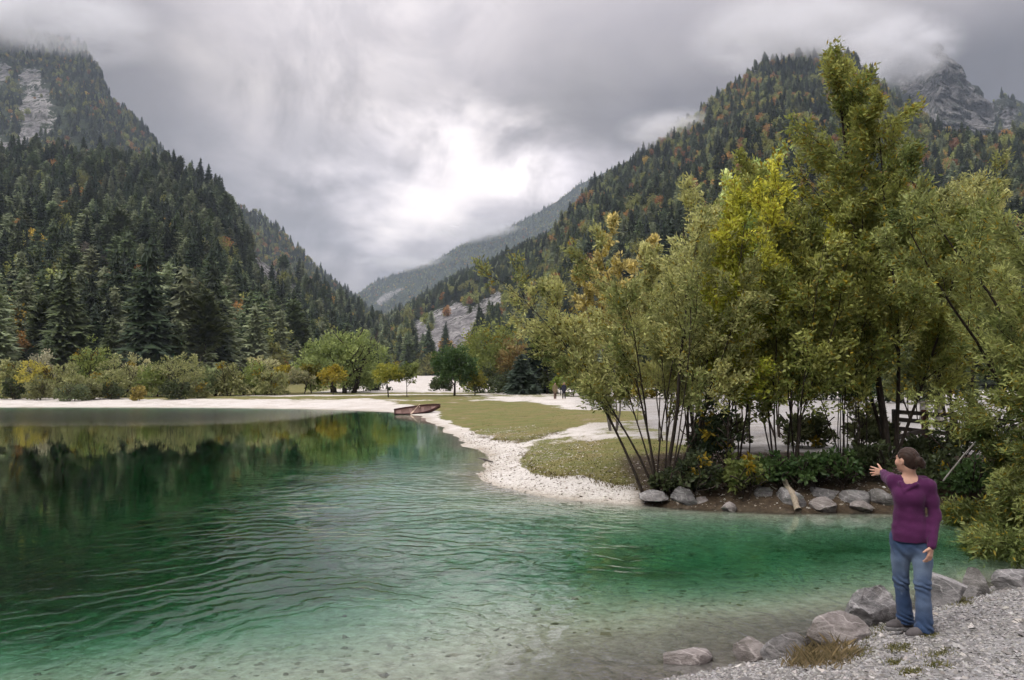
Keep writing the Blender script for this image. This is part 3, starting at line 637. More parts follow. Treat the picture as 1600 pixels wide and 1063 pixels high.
# conifers: whorls of drooping, fringed boughs round a straight trunk
def conifer_arrays(rs, h, w, whorls, nb, fr, col, droop=0.35, bare=0.08, ragged=0.3, gap=0.0, shape=0.85):
    Qs, Cs = [], []
    for i in range(whorls):
        f = bare + (0.985 - bare) * (i + rs.uniform(0, 0.9)) / whorls
        z = f * h
        Lw = w * 0.5 * (1 - (f - bare) / (1 - bare)) ** shape + 0.03 * w
        if f < bare + 0.12: Lw *= 0.75
        n = max(3, int(round(nb * (0.55 + 0.6 * (1 - f)))))
        a0 = rs.uniform(0, 6.28)
        for k in range(n):
            if rs.random_sample() < gap: continue
            a = a0 + 6.283 * k / n + rs.normal(0, 0.25); l = Lw * rs.uniform(1 - ragged, 1 + ragged)
            dr = droop + rs.normal(0, 0.12) - 0.35 * f
            d = np.array([math.cos(a), math.sin(a), -dr]); s = np.array([-math.sin(a), math.cos(a), 0.0])
            p = np.array([0, 0, z]) - d * 0.0
            tone = col * rs.uniform(0.65, 1.35)
            wd = l * 0.30 + 0.02 * h / 10
            lift = np.array([0, 0, 0.10 * l])
            def dia(q0, q1, ww, hang):
                m = q0 * 0.45 + q1 * 0.55
                Qs.append((q0, m + s * ww - np.array([0, 0, hang]), q1, m - s * ww - np.array([0, 0, hang]))); Cs.append(tone)
            tip = p + d * l + lift
            dia(p, tip, wd * 0.8, 0.12 * l)
            for j in range(fr):
                g = (j + 0.6) / (fr + 0.3); b = p + (tip - p) * g * 0.8
                sg = 1 if j % 2 else -1
                e = b + d * l * 0.34 + s * sg * l * (0.46 - 0.22 * g) - np.array([0, 0, 0.13 * l])
                mm = (b + e) / 2; x = d * l * 0.13
                Qs.append((b, mm + x - np.array([0, 0, .05 * l]), e, mm - x - np.array([0, 0, .05 * l]))); Cs.append(tone * rs.uniform(0.85, 1.15))
    # leader
    t = np.array([0, 0, h]); b = np.array([0, 0, h * 0.93])
    for a in (0, 1.57):
        s = np.array([math.cos(a), math.sin(a), 0]) * w * 0.04
        Qs.append((b, b * 0.5 + t * 0.5 + s, t, b * 0.5 + t * 0.5 - s)); Cs.append(col)
    return np.array(Qs), np.array(Cs)
def tier_arrays(rs, h, w, tiers, n, col, bare=0.05, shape=0.8, drop=0.5, scale=1.0):
    """closed star-shaped skirts stacked up the trunk: the dense inside of a conifer"""
    Qs, Cs = [], []
    for i in range(tiers):
        f = bare + (0.93 - bare) * i / tiers; f2 = bare + (0.93 - bare) * (i + 1.0) / tiers
        R = scale * w * 0.5 * (1 - (f - bare) / (1 - bare)) ** shape + 0.02 * w
        if i == 0: R *= 0.8
        zt = min(h, h * (f2 + 0.9 / tiers)); zb = h * f
        a = rs.uniform(0, 6.28) + np.arange(n) * 6.283 / n + rs.normal(0, 0.15, n)
        ro = R * rs.uniform(0.7, 1.25, n); zo = zb + rs.normal(0, 0.12, n) * (zt - zb)
        ai = a - 3.1416 / n; ri = R * rs.uniform(0.45, 0.7, n); zi = zb + (zt - zb) * rs.uniform(0.15, 0.4, n)
        off = rs.normal(0, 0.02 * w, 2)
        O = np.stack([np.cos(a) * ro + off[0], np.sin(a) * ro + off[1], zo], -1); I = np.stack([np.cos(ai) * ri + off[0], np.sin(ai) * ri + off[1], zi], -1)
        ap = np.array([off[0] * 0.5, off[1] * 0.5, zt])
        for k in range(n):
            Qs.append((ap, I[k], O[k], I[(k + 1) % n])); Cs.append(col * rs.uniform(0.78, 1.22))
    return np.array(Qs), np.array(Cs)
def blob_arrays(rs, center, rad, col, nu=7, nv=5, rough=0.35):
    """a lumpy closed crown core"""
    a = np.linspace(0, 2 * math.pi, nu, endpoint=False); b = np.linspace(-1.25, 1.45, nv)
    A, B = np.meshgrid(a, b); B = B + rs.normal(0, 0.08, B.shape); A = A + rs.normal(0, 0.12, A.shape)
    r = 1 + rs.uniform(-rough, rough, A.shape)
    P = np.stack([np.cos(A) * np.cos(B) * r * rad[0], np.sin(A) * np.cos(B) * r * rad[1], np.sin(B) * r * rad[2]], -1) + np.array(center)
    Qs, Cs = [], []
    for i in range(nv - 1):
        for k in range(nu):
            Qs.append((P[i, k], P[i, (k + 1) % nu], P[i + 1, (k + 1) % nu], P[i + 1, k])); Cs.append(col * rs.uniform(0.6, 1.4))
    top = np.array(center) + np.array([0, 0, rad[2]])
    for k in range(0, nu): Qs.append((P[-1, k], P[-1, (k + 1) % nu], top, top)); Cs.append(col * rs.uniform(0.8, 1.4))
    Q = np.array(Qs); Q[-nu:, 3] = (Q[-nu:, 0] + Q[-nu:, 2]) / 2
    return Q, np.array(Cs)
def trunk_arrays(h, r, n=5):
    return tube_arrays([([(0, 0, -0.8), (0, 0, h * 0.4), (0, 0, h * 0.96)], [r, r * 0.7, r * 0.1])], n)
def copy_thing(root, loc, rz, scale=1.0, label=None, group=None):
    r = root.copy(); COL.objects.link(r); r.location = loc; r.rotation_euler = (0, 0, rz); r.scale = (scale,) * 3
    if label: r['label'] = label
    if group: r['group'] = group
    for ch in root.children:
        c = ch.copy(); COL.objects.link(c); c.parent = r
    return r

# ------------------------------------------------------------------ forests on the slopes
DARK = np.array((0.040, 0.058, 0.030)); MIDG = np.array((0.095, 0.122, 0.055)); PALE = np.array((0.235, 0.270, 0.150))
OLIVE = np.array((0.175, 0.185, 0.055)); RUST = np.array((0.24, 0.125, 0.045)); GOLD = np.array((0.33, 0.23, 0.045)); GREY = np.array((0.20, 0.185, 0.145))
KINDS = {  # name, colour, (height, width, droop, gap, bare, shape) or leaf crown
    'dark_spruce': (DARK, 'c', 20, 8.2, 0.42, 0.02, 0.06, 0.68), 'spruce': (MIDG, 'c', 18, 8.6, 0.35, 0.05, 0.08, 0.6),
    'larch': (PALE, 'c', 17, 7.6, 0.30, 0.06, 0.10, 0.52), 'pine': (MIDG * 1.1, 'c', 17, 8.5, 0.05, 0.16, 0.38, 0.55),
    'bare_pine': (GREY, 'c', 17, 8.0, 0.25, 0.28, 0.15, 0.6), 'green_beech': (OLIVE, 'b', 13, 9), 'rusty_beech': (RUST, 'b', 12, 8.5), 'golden_maple': (GOLD, 'b', 11, 7.5)}
LABELS = {'bare_pine': 'grey half dead conifer', 'dark_spruce': 'dark green spruce', 'spruce': 'mid green spruce', 'larch': 'pale feathery conifer', 'pine': 'bare trunked pine',
          'green_beech': 'olive broadleaf tree', 'rusty_beech': 'rust orange tree', 'golden_maple': 'golden yellow tree'}
def kind_arrays(kind, rs, lod):
    K = KINDS[kind]; col = K[0]; h, w = K[2], K[3]
    if K[1] == 'c':
        if lod == 0:
            Q, C = conifer_arrays(rs, h, w, 24, 9, 4, col, K[4], K[6], 0.3, K[5], K[7])
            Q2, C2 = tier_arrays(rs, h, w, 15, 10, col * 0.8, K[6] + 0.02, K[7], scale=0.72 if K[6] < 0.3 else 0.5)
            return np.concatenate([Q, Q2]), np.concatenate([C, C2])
        t, n = ((0, 0), (14, 10), (9, 8), (5, 5))[lod]
        return tier_arrays(rs, h, w * (1, 1.0, 0.95, 1.05)[lod], t, n, col, K[6] * 0.7, K[7])
    ncl, per, lf = [(60, 16, 0.8), (44, 8, 1.1), (16, 5, 1.4), (8, 4, 1.7)][lod]
    Q, C = crown_arrays(rs, (0, 0, h * 0.55), (w / 2, w / 2, h * 0.46), ncl, per, lf, (col * 0.65, col * 1.3), clump_r=0.34, shell=0.4)
    nu, nv = [(12, 9), (9, 7), (7, 5), (6, 4)][lod]
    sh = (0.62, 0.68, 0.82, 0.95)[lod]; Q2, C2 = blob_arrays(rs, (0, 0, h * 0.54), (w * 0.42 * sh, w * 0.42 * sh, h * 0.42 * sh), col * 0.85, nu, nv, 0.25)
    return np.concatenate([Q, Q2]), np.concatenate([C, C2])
def pick_kind(rs, n_auto, mix):
    names, w = zip(*mix.items()); w = np.array(w, float)
    for i, nm in enumerate(names):
        if nm in ('rusty_beech', 'golden_maple', 'green_beech'): w[i] *= max(0.02, 1 + 2.2 * n_auto)
    w /= w.sum(); return names[int(np.searchsorted(np.cumsum(w), rs.random_sample()).clip(0, len(w) - 1))]
def scatter(M, n, seed, tpow=1.0, mix=None, tmin=0.0, tmax=1.02, size=1.0, hard=1.25):
    rs = np.random.RandomState(seed)
    ui = rs.uniform(0, M.nu - 1, n); t = tmin + (tmax - tmin) * rs.uniform(0, 1, n) ** tpow
    x, y, z, r = M.surf(ui, t)
    keep = rs.random_sample(n) > np.clip(r * hard, 0, 0.985)
    x, y, z, t = x[keep], y[keep], z[keep], t[keep]
    na = fbm(x / 90, y / 90, z / 90, oct=3, seed=seed + 3) * 1.6
    kinds = [pick_kind(rs, a, mix) for a in na]
    s = (0.45 + 0.95 * rs.uniform(0, 1, len(x)) ** 1.2) * size * (1 + 0.35 * fbm(x / 45, y / 45, z / 45, oct=2, seed=seed + 8))
    return x, y, z, np.array(kinds), s, rs
PROTO = {}; SOURCE = {}; COUNT = {}
def forest_tree(kind, loc, rz, scale, label, group, rs):
    v = COUNT.get(kind, 0) % 3; COUNT[kind] = COUNT.get(kind, 0) + 1
    key = (kind, v)
    if key not in PROTO:
        Q, C = kind_arrays(kind, np.random.RandomState(31 + v), 0)
        h = KINDS[kind][2]
        V, T = trunk_arrays(h * (1 if KINDS[kind][1] == 'c' else 0.7), 0.22)
        PROTO[key] = (mesh_np(kind + '_trunk', V, T, smooth=True), quads_mesh(kind + '_crown', Q, C))
    root = empty(kind, loc, rz); root.scale = (scale,) * 3
    tag(root, label, 'tree', group)
    obj('trunk', PROTO[key][0], BARK_GREY, root); c = obj('crown', PROTO[key][1], NEEDLE, root)
    SOURCE.setdefault(key, c)
    return root
def stuff_forest(name, label, x, y, z, kinds, s, rs):
    """a wood that reads as one mass: one object whose points each carry a copy of a tree crown"""
    keys = sorted(SOURCE); n = len(x)
    src = np.zeros(n, np.int32)
    for i in range(n):
        c = [j for j, k in enumerate(keys) if k[0] == kinds[i]]; src[i] = c[rs.randint(len(c))]
    me = bpy.data.meshes.new(name); me.vertices.add(n); me.vertices.foreach_set('co', np.stack([x, y, z - 0.4], -1).astype(np.float32).ravel())
    at_ = me.attributes.new('src', 'INT', 'POINT'); at_.data.foreach_set('value', src)
    at_ = me.attributes.new('turn', 'FLOAT_VECTOR', 'POINT'); at_.data.foreach_set('vector', np.stack([rs.normal(0, 0.05, n), rs.normal(0, 0.05, n), rs.uniform(0, 6.28, n)], -1).astype(np.float32).ravel())
    wz = s * rs.uniform(0.85, 1.2, n)
    at_ = me.attributes.new('size', 'FLOAT_VECTOR', 'POINT'); at_.data.foreach_set('vector', np.stack([wz, wz, s * rs.uniform(0.85, 1.15, n)], -1).astype(np.float32).ravel())
    o = obj(name, me); me.materials.append(NEEDLE)
    ng = bpy.data.node_groups.new('plant_trees', 'GeometryNodeTree')
    ng.interface.new_socket('Geometry', in_out='INPUT', socket_type='NodeSocketGeometry'); ng.interface.new_socket('Geometry', in_out='OUTPUT', socket_type='NodeSocketGeometry')
    gi = ng.nodes.new('NodeGroupInput'); go = ng.nodes.new('NodeGroupOutput'); jn = ng.nodes.new('GeometryNodeJoinGeometry')
    def named(nm, ty):
        q = ng.nodes.new('GeometryNodeInputNamedAttribute'); q.data_type = ty; q.inputs[0].default_value = nm; return q.outputs[0]
    a_src, a_turn, a_size = named('src', 'INT'), named('turn', 'FLOAT_VECTOR'), named('size', 'FLOAT_VECTOR')
    for j, k in enumerate(keys):
        if not (src == j).any(): continue
        oi = ng.nodes.new('GeometryNodeObjectInfo'); oi.inputs[0].default_value = SOURCE[k]; oi.transform_space = 'ORIGINAL'; oi.inputs['As Instance'].default_value = True
        cp = ng.nodes.new('FunctionNodeCompare'); cp.data_type = 'INT'; cp.operation = 'EQUAL'
        ia = [q for q in cp.inputs if q.type == 'INT']; ng.links.new(a_src, ia[0]); ia[1].default_value = j
        ip = ng.nodes.new('GeometryNodeInstanceOnPoints'); ng.links.new(gi.outputs[0], ip.inputs['Points']); ng.links.new(cp.outputs[0], ip.inputs['Selection']); ng.links.new(oi.outputs['Geometry'], ip.inputs['Instance'])
        ng.links.new(a_turn, ip.inputs['Rotation']); ng.links.new(a_size, ip.inputs['Scale'])
        ng.links.new(ip.outputs[0], jn.inputs[0])
    ng.links.new(jn.outputs[0], go.inputs[0])
    md = o.modifiers.new('trees', 'NODES'); md.node_group = ng
    tag(o, label, 'forest', kind='stuff'); return n
CANOPY = np.array([(700, 640), (840, 500), (880, 440), (900, 330), (935, 300), (960, 320), (1010, 370), (1040, 315), (1120, 310), (1150, 262), (1200, 290), (1260, 305), (1310, 280), (1328, 110), (1400, 120), (1450, 200), (1520, 290), (1558, 210), (1600, 140)], float)
def place_words(px, py, left):
    if left:
        a = 'low' if py > 520 else ('halfway up' if py > 400 else 'high')
        b = 'above the left part of the beach' if px < 170 else ('above the middle of the beach' if px < 340 else 'towards the valley mouth')
        return a + ' on the left hillside ' + b
    a = 'low' if py > 420 else ('halfway up' if py > 260 else 'high')
    b = 'left of the lakeside trees' if px < 900 else ('above the fan shaped willow' if px < 1130 else ('above the yellow green trees' if px < 1330 else 'right of the tall willow top'))
    return a + ' on the right mountainside ' + b
def individuals(M, x, y, z, kinds, s, rs, n, left, group):
    h = np.array([KINDS[k][2] for k in kinds]) * s
    px, py = project(x, y, z); pm = project(x, y, z + h * 0.6)[1]
    app = h / y
    ok = (px > 8) & (px < 1592) & (pm < 598)
    if not left: ok &= pm < np.interp(px, CANOPY[:, 0], CANOPY[:, 1]) - 6
    order = np.argsort(-app * ok); order = order[ok[order]]; sel = list(order[:n])
    for k in KINDS:
        m = [i for i in order if kinds[i] == k]; sel += [i for i in m[:4] if i not in sel]
    mask = np.zeros(len(x), bool); mask[sel] = True
    for i in sel:
        forest_tree(kinds[i], (x[i], y[i], z[i] - 0.3), rs.uniform(0, 6.28), s[i], LABELS[kinds[i]] + ' ' + place_words(px[i], py[i], left), group + ', ' + kinds[i].replace('_', ' '), rs)
    return ~mask
def on_slope(M, x0, x1, px, py):
    ui = (px - x0) / (x1 - x0) * (M.nu - 1); t = np.linspace(0, 1, 300); x, y, z, r = M.surf(np.full(300, ui), t); b = project(x, y, z)[1]; i = int(np.argmin(np.abs(b - py))); return x[i], y[i], z[i]
MIXL = {'dark_spruce': 0.34, 'spruce': 0.22, 'larch': 0.24, 'pine': 0.07, 'green_beech': 0.14, 'rusty_beech': 0.03, 'golden_maple': 0.03}
MIXR = {'dark_spruce': 0.24, 'spruce': 0.22, 'larch': 0.14, 'green_beech': 0.36, 'rusty_beech': 0.16, 'golden_maple': 0.05}
MIXH = {'dark_spruce': 0.26, 'spruce': 0.22, 'larch': 0.10, 'green_beech': 0.40, 'rusty_beech': 0.13, 'golden_maple': 0.04}
A = scatter(ML1, 4200, 41, 0.85, MIXL, size=1.05)
k = individuals(ML1, *A, 190, True, 'trees on the left hillside'); L_rest = [a[k] for a in A[:5]] + [A[5]]
A = scatter(MR1, 12000, 43, 0.72, MIXR)
k = individuals(MR1, *A, 80, False, 'trees on the right mountainside'); R_rest = [a[k] for a in A[:5]] + [A[5]]
# trees that stand out one by one in the photograph
SOLO = [('bare_pine', 137, 470, 96, 'grey half dead conifer, the left one of a pair on the left hillside'), ('bare_pine', 164, 480, 84, 'grey half dead conifer, the right one of a pair on the left hillside'),
        ('golden_maple', 42, 535, 84, 'golden tree at the left edge of the forest above the beach'), ('rusty_beech', 106, 372, 60, 'orange tree among dark spruces high on the left hillside'), ('rusty_beech', 151, 385, 44, 'rust brown tree beside the pale conifer on the left hillside'),
        ('pine', 332, 490, 92, 'tall pine with bare straight trunk right of the pale conifers'), ('larch', 280, 470, 80, 'broad pale conifer in the middle of the left hillside'), ('larch', 358, 520, 76, 'pale narrow conifer near the valley mouth')]
for kd, px, py, hp_, lab in SOLO:
    q = on_slope(ML1, -260, 668, px, py); forest_tree(kd, (q[0], q[1], q[2] - 0.3), px * 0.7, hp_ * q[1] / F / KINDS[kd][2], lab, None, None)
q = on_slope(MR1, 690, 1850, 867, 462); forest_tree('rusty_beech', (q[0], q[1], q[2] - 0.3), 1.0, 40 * q[1] / F / 12, 'single flame orange tree on the slope left of the lakeside trees', None, None)
stuff_forest('forest', 'dense mixed conifer forest on the left hillside above the lake', *L_rest)
B_ = R_rest[:5]
pm = project(B_[0], B_[1], B_[2] + 14)[1]; pxx = project(B_[0], B_[1], B_[2])[0]; cz = np.maximum(np.interp(pxx, CANOPY[:, 0], CANOPY[:, 1]), 310)
vis = ((pm < cz + 90) | (B_[1] < 230)) & (pxx < 1800)     # woods wholly behind the lakeside trees are left out
stuff_forest('forest', 'dark mixed forest with orange beeches covering the right mountainside', *[a[vis] for a in B_], R_rest[5])
stuff_forest('forest', 'distant forest under the cliffs of the left mountain', *scatter(ML2, 8000, 47, 0.8, MIXH))
stuff_forest('forest', 'bluish conifer wood on the ridge behind the left hillside', *scatter(ML3, 5000, 48, 0.8, MIXH))
stuff_forest('forest', 'sparse dark conifers clinging to the rocky peak', *scatter(MR2, 1500, 49, 1.0, MIXH))
stuff_forest('forest', 'far blue wood on the hazy ridge closing the valley', *scatter(MR3, 9000, 50, 0.8, MIXH))
stuff_forest('forest', 'yellowish green wood above the white cliff in the valley', *scatter(MR4, 7000, 51, 0.8, MIXH, hard=2.5))

# ------------------------------------------------------------------ trees and bushes across the lake
def far_base(px, depth): 
    x = pdir(px, 600)[0] * depth; return (x, depth, gz(x, depth))
def far_tree(name, label, cat, px, top, w, depth, cols, seed, group=None, **kw):
    b = far_base(px, depth); zt = at(px, top, depth)[2]
    w = w * (1.22 if 'bush' not in name and name != 'willow_tree' else 1.06); kw['leaf'] = kw.get('leaf', 0.3) * 1.35; kw['ncl'] = int(kw.get('ncl', 60) * 1.35)
    return round_tree(name, label, cat, b, zt - b[2], w * depth / F, seed, cols, group=group, **kw)
C_OLIVE = ((0.095, 0.105, 0.040), (0.185, 0.190, 0.085)); C_PALE = ((0.15, 0.155, 0.075), (0.27, 0.26, 0.14)); C_YEL = ((0.15, 0.135, 0.020), (0.30, 0.25, 0.035))
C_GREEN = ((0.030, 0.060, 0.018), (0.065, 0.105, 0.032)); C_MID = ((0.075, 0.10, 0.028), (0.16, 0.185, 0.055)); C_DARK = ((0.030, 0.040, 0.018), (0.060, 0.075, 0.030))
C_ORANGE = ((0.17, 0.09, 0.03), (0.26, 0.15, 0.055))
far_tree('willow_tree', 'big dome shaped pale green willow across the lake', 'tree', 535, 503, 134, 114, ((0.10, 0.135, 0.040), (0.25, 0.295, 0.105)), 301, ncl=260, per=34, leaf=0.32, trunk_h=1.2, trunk_r=0.4, stems=4, clump_r=0.17, shell=0.30, low=-0.5, bushy=True)
far_tree('maple_tree', 'small yellow tree left of the dome shaped willow', 'tree', 441, 566, 30, 108, C_YEL, 302, ncl=40, per=18, leaf=0.30, trunk_h=0.9, trunk_r=0.09)
far_tree('small_tree', 'small pale straw coloured tree left of the dome willow', 'tree', 469, 575, 40, 106, C_PALE, 303, ncl=45, per=18, leaf=0.28, trunk_h=0.9, trunk_r=0.08, stems=2)
far_tree('maple_tree', 'dull yellow tree tucked against the dome willow', 'tree', 487, 562, 34, 110, ((0.10, 0.10, 0.02), (0.19, 0.17, 0.03)), 304, ncl=45, per=18, leaf=0.3, trunk_h=0.8, trunk_r=0.1)
far_tree('maple_tree', 'yellow green tree in front of the dome willow', 'tree', 521, 568, 40, 105, C_YEL, 305, ncl=50, per=18, leaf=0.28, trunk_h=0.7, trunk_r=0.09, yellow=0.2)
far_tree('maple_tree', 'small yellow green tree with bare trunk on the gravel', 'tree', 607, 561, 44, 96, ((0.13, 0.15, 0.03), (0.27, 0.26, 0.04)), 306, ncl=60, per=18, leaf=0.26, trunk_h=1.1, trunk_r=0.10, low=-0.7)
far_tree('birch_tree', 'slim pale green tree on the gravel right of the yellow one', 'tree', 636, 561, 32, 97, C_MID, 307, ncl=45, per=16, leaf=0.26, trunk_h=1.0, trunk_r=0.06)
far_tree('linden_tree', 'round dark green tree standing alone at the gravel edge', 'tree', 710, 537, 66, 98, C_GREEN, 308, ncl=130, per=26, leaf=0.30, trunk_h=0.9, trunk_r=0.16, low=-0.8)
far_tree('maple_tree', 'low yellowish tree right of the dark green tree', 'tree', 742, 572, 36, 99, ((0.10, 0.11, 0.02), (0.21, 0.19, 0.03)), 309, ncl=40, per=18, leaf=0.26, trunk_h=0.6, trunk_r=0.08)
far_tree('ash_tree', 'large light green tree with yellow tints beside the cliff', 'tree', 768, 493, 96, 118, ((0.10, 0.125, 0.035), (0.20, 0.225, 0.065)), 310, ncl=190, per=28, leaf=0.34, trunk_h=0.5, trunk_r=0.25, yellow=0.06, low=-0.6, bushy=True)
far_tree('birch_tree', 'tall orange tinted tree between light green and dark trees', 'tree', 803, 514, 50, 114, ((0.14, 0.12, 0.045), (0.24, 0.18, 0.07)), 311, ncl=100, per=24, leaf=0.32, trunk_h=0.6, trunk_r=0.16, yellow=0.25, yel=(0.19, 0.11, 0.04), low=-0.6, bushy=True)
far_tree('ash_tree', 'dark leafy tree behind the two distant walkers', 'tree', 868, 535, 60, 112, C_DARK, 312, ncl=80, per=22, leaf=0.34, trunk_h=1.0, trunk_r=0.18)
far_tree('maple_shrub', 'orange yellow shrub right of the distant walkers', 'shrub', 896, 566, 44, 98, ((0.24, 0.14, 0.02), (0.36, 0.24, 0.03)), 313, ncl=40, per=18, leaf=0.28, trunk_h=0.5, trunk_r=0.07)
far_tree('green_shrub', 'bright green shrub just behind the distant walkers', 'shrub', 876, 585, 34, 97, ((0.08, 0.12, 0.02), (0.16, 0.20, 0.03)), 314, ncl=30, per=18, leaf=0.26, trunk_h=0.3, trunk_r=0.06)
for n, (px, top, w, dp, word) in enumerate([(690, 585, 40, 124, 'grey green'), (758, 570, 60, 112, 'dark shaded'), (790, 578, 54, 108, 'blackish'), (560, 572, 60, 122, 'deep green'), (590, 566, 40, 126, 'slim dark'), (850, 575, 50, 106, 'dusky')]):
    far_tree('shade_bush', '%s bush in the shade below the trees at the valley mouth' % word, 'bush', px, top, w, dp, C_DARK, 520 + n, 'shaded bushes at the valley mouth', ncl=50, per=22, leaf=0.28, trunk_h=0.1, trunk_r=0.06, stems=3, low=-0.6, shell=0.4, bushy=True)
def far_conifer(label, px, top, w, depth, col, seed):
    b = far_base(px, depth); h = at(px, top, depth)[2] - b[2]; ww = w * depth / F; rs = np.random.RandomState(seed)
    Q, C = conifer_arrays(rs, h, ww, 26, 11, 5, np.array(col), 0.35, 0.05, 0.3, 0.0, 0.6)
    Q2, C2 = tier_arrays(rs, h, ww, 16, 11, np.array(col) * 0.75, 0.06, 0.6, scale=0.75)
    r = empty('spruce', b); tag(r, label, 'tree'); V, T = trunk_arrays(h, 0.2)
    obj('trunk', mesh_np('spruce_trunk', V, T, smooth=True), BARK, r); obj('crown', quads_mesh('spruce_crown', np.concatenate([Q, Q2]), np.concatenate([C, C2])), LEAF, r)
far_conifer('tall dark spruce at the gravel edge left of the walkers', 842, 512, 74, 108, (0.022, 0.036, 0.024), 320)
far_conifer('low blue green spruce in front of the tall dark spruce', 815, 553, 58, 103, (0.060, 0.085, 0.058), 321)
far_conifer('dark narrow conifer left of the small trees on the gravel', 583, 540, 30, 128, (0.03, 0.045, 0.03), 322)
FILL = [(905, 566, 60, 92, C_MID, 'light green'), (950, 556, 70, 88, C_OLIVE, 'olive'), (1000, 560, 66, 84, C_YEL, 'yellowish'), (1055, 552, 76, 82, C_DARK, 'dark'), (1112, 556, 70, 78, C_OLIVE, 'broad olive'), (1170, 550, 76, 80, C_GREEN, 'deep green'),
        (1230, 556, 70, 76, C_YEL, 'golden'), (1288, 548, 80, 74, C_DARK, 'tall dark'), (1350, 552, 76, 72, C_GREEN, 'dense green'), (1412, 548, 80, 66, C_DARK, 'shadowy'), (1480, 545, 90, 62, C_DARK, 'blackish')]
for n, (px, top, w, dp, cols, word) in enumerate(FILL):
    far_tree('hedge_bush', '%s bush beyond the flat gravel, glimpsed between the lakeside stems' % word, 'bush', px, top, w, dp, cols, 380 + n, 'bushes beyond the flat gravel', ncl=60, per=24, leaf=0.28, trunk_h=0.1, trunk_r=0.07, stems=4, low=-0.6, shell=0.4, yellow=0.06, bushy=True)
# the row of bushes behind the white beach: (px, top, width px, depth, colours, words)
ROW = [(14, 553, 46, 100, C_OLIVE, 'olive'), (62, 538, 40, 106, ((0.13, 0.13, 0.09), (0.22, 0.21, 0.14)), 'greyish pale'), (52, 561, 42, 98, ((0.17, 0.16, 0.03), (0.27, 0.24, 0.06)), 'yellow'),
       (100, 566, 60, 99, C_OLIVE, 'rounded olive'), (143, 527, 46, 107, C_MID, 'tall pointed light green'), (186, 556, 64, 100, C_OLIVE, 'broad olive'), (214, 552, 40, 104, C_PALE, 'pale straw'),
       (240, 561, 44, 101, C_MID, 'light green'), (286, 544, 72, 101, C_OLIVE, 'large spreading olive'), (331, 563, 42, 103, ((0.10, 0.13, 0.06), (0.18, 0.20, 0.10)), 'blue green'),
       (360, 559, 40, 103, C_OLIVE, 'narrow olive'), (390, 555, 50, 105, C_MID, 'mid green'), (412, 548, 44, 109, C_PALE, 'feathery pale'), (425, 572, 40, 104, C_OLIVE, 'short olive')]
ORD = ['first', 'second', 'third', 'fourth', 'fifth', 'sixth', 'seventh', 'eighth', 'ninth', 'tenth', 'eleventh', 'twelfth', 'thirteenth', 'fourteenth', 'fifteenth', 'sixteenth']
order = sorted(range(len(ROW)), key=lambda i: ROW[i][0])
for n, i in enumerate(order):
    px, top, w, dp, cols, word = ROW[i]
    far_tree('willow_bush', '%s bush behind the white beach, %s from the left' % (word, ORD[n]), 'bush', px, top, w * 1.35, dp, tuple(tuple(1.45 * q for q in c_) for c_ in cols), 330 + i, 'bushes behind the white beach', ncl=70, per=26, leaf=0.26, trunk_h=0.15, trunk_r=0.08, stems=4, low=-0.6, shell=0.36, clump_r=0.22, yellow=0.03, bushy=True)
LOW = [(22, 590, 40, 94, C_DARK, 'dark'), (60, 588, 44, 93, C_OLIVE, 'dull olive'), (113, 597, 58, 91.5, ((0.07, 0.09, 0.04), (0.13, 0.15, 0.07)), 'grey green'), (140, 592, 40, 94, C_OLIVE, 'olive'),
       (175, 596, 40, 95, C_DARK, 'dark green'), (216, 598, 24, 92, ((0.19, 0.16, 0.04), (0.28, 0.23, 0.07)), 'yellow'), (275, 588, 46, 94, C_DARK, 'deep green'), (310, 592, 36, 97, C_OLIVE, 'rounded olive')]
for n, (px, top, w, dp, cols, word) in enumerate(LOW):
    far_tree('low_bush', '%s low bush at the top of the white beach, %s from the left' % (word, ORD[n]), 'bush', px, top, w, dp, cols, 360 + n, 'low bushes on the white beach', ncl=40, per=24, leaf=0.24, trunk_h=0.05, trunk_r=0.05, stems=3, low=-0.6, shell=0.4, yellow=0.04, bushy=True)

# ------------------------------------------------------------------ the willows and young trees on the right bank
def ring_stems(rng, n, r, lean0, lean1, length, rad, az0=0, az1=6.283):
    out = []
    for i in range(n):
        az = az0 + (az1 - az0) * (i + rng.random() * 0.7) / n
        out.append((math.cos(az) * r * rng.random(), math.sin(az) * r * rng.random(), rng.uniform(lean0, lean1), az, length * rng.uniform(0.75, 1.12), rad * rng.uniform(0.6, 1.2)))
    return out
W_GREY = ((0.105, 0.115, 0.042), (0.245, 0.24, 0.105)); W_OLIVE = ((0.082, 0.097, 0.026), (0.19, 0.195, 0.060)); W_YEL = ((0.125, 0.14, 0.018), (0.26, 0.25, 0.036)); W_DEEP = ((0.045, 0.055, 0.022), (0.11, 0.12, 0.050))
def near(px, depth):
    x = pdir(px, 700)[0] * depth; return (x, depth, gz(x, depth))
rng = random.Random(5)
st = ring_stems(rng, 12, 0.45, 0.15, 0.42, 5.3, 0.065) + [(-0.1, 0.1, 0.46, 3.25, 4.2, 0.06), (0.1, 0, 0.06, 1.0, 6.0, 0.10)]
make_tree('willow_shrub', 'wide fan shaped grey green willow leaning over the gravel spit', 'willow', near(1034, 17.6), st, 11, kids=(11, 8), clen=(0.34, 0.34), ang=(0.55, 0.6), leaf=(0.11, 0.030), nleaf=17, cols=W_GREY, f0=0.34, yellow=0.03, up=(0.03, 0.03, 0.0), twf0=0.3)
st = ring_stems(rng, 6, 0.3, 0.05, 0.25, 5.4, 0.06)
make_tree('young_willow', 'pale rounded willow just behind the fan shaped one', 'willow', near(1085, 19.5), st, 12, kids=(12, 8), clen=(0.36, 0.34), ang=(0.6, 0.65), leaf=(0.12, 0.035), nleaf=18, cols=W_GREY, f0=0.25, yellow=0.02)
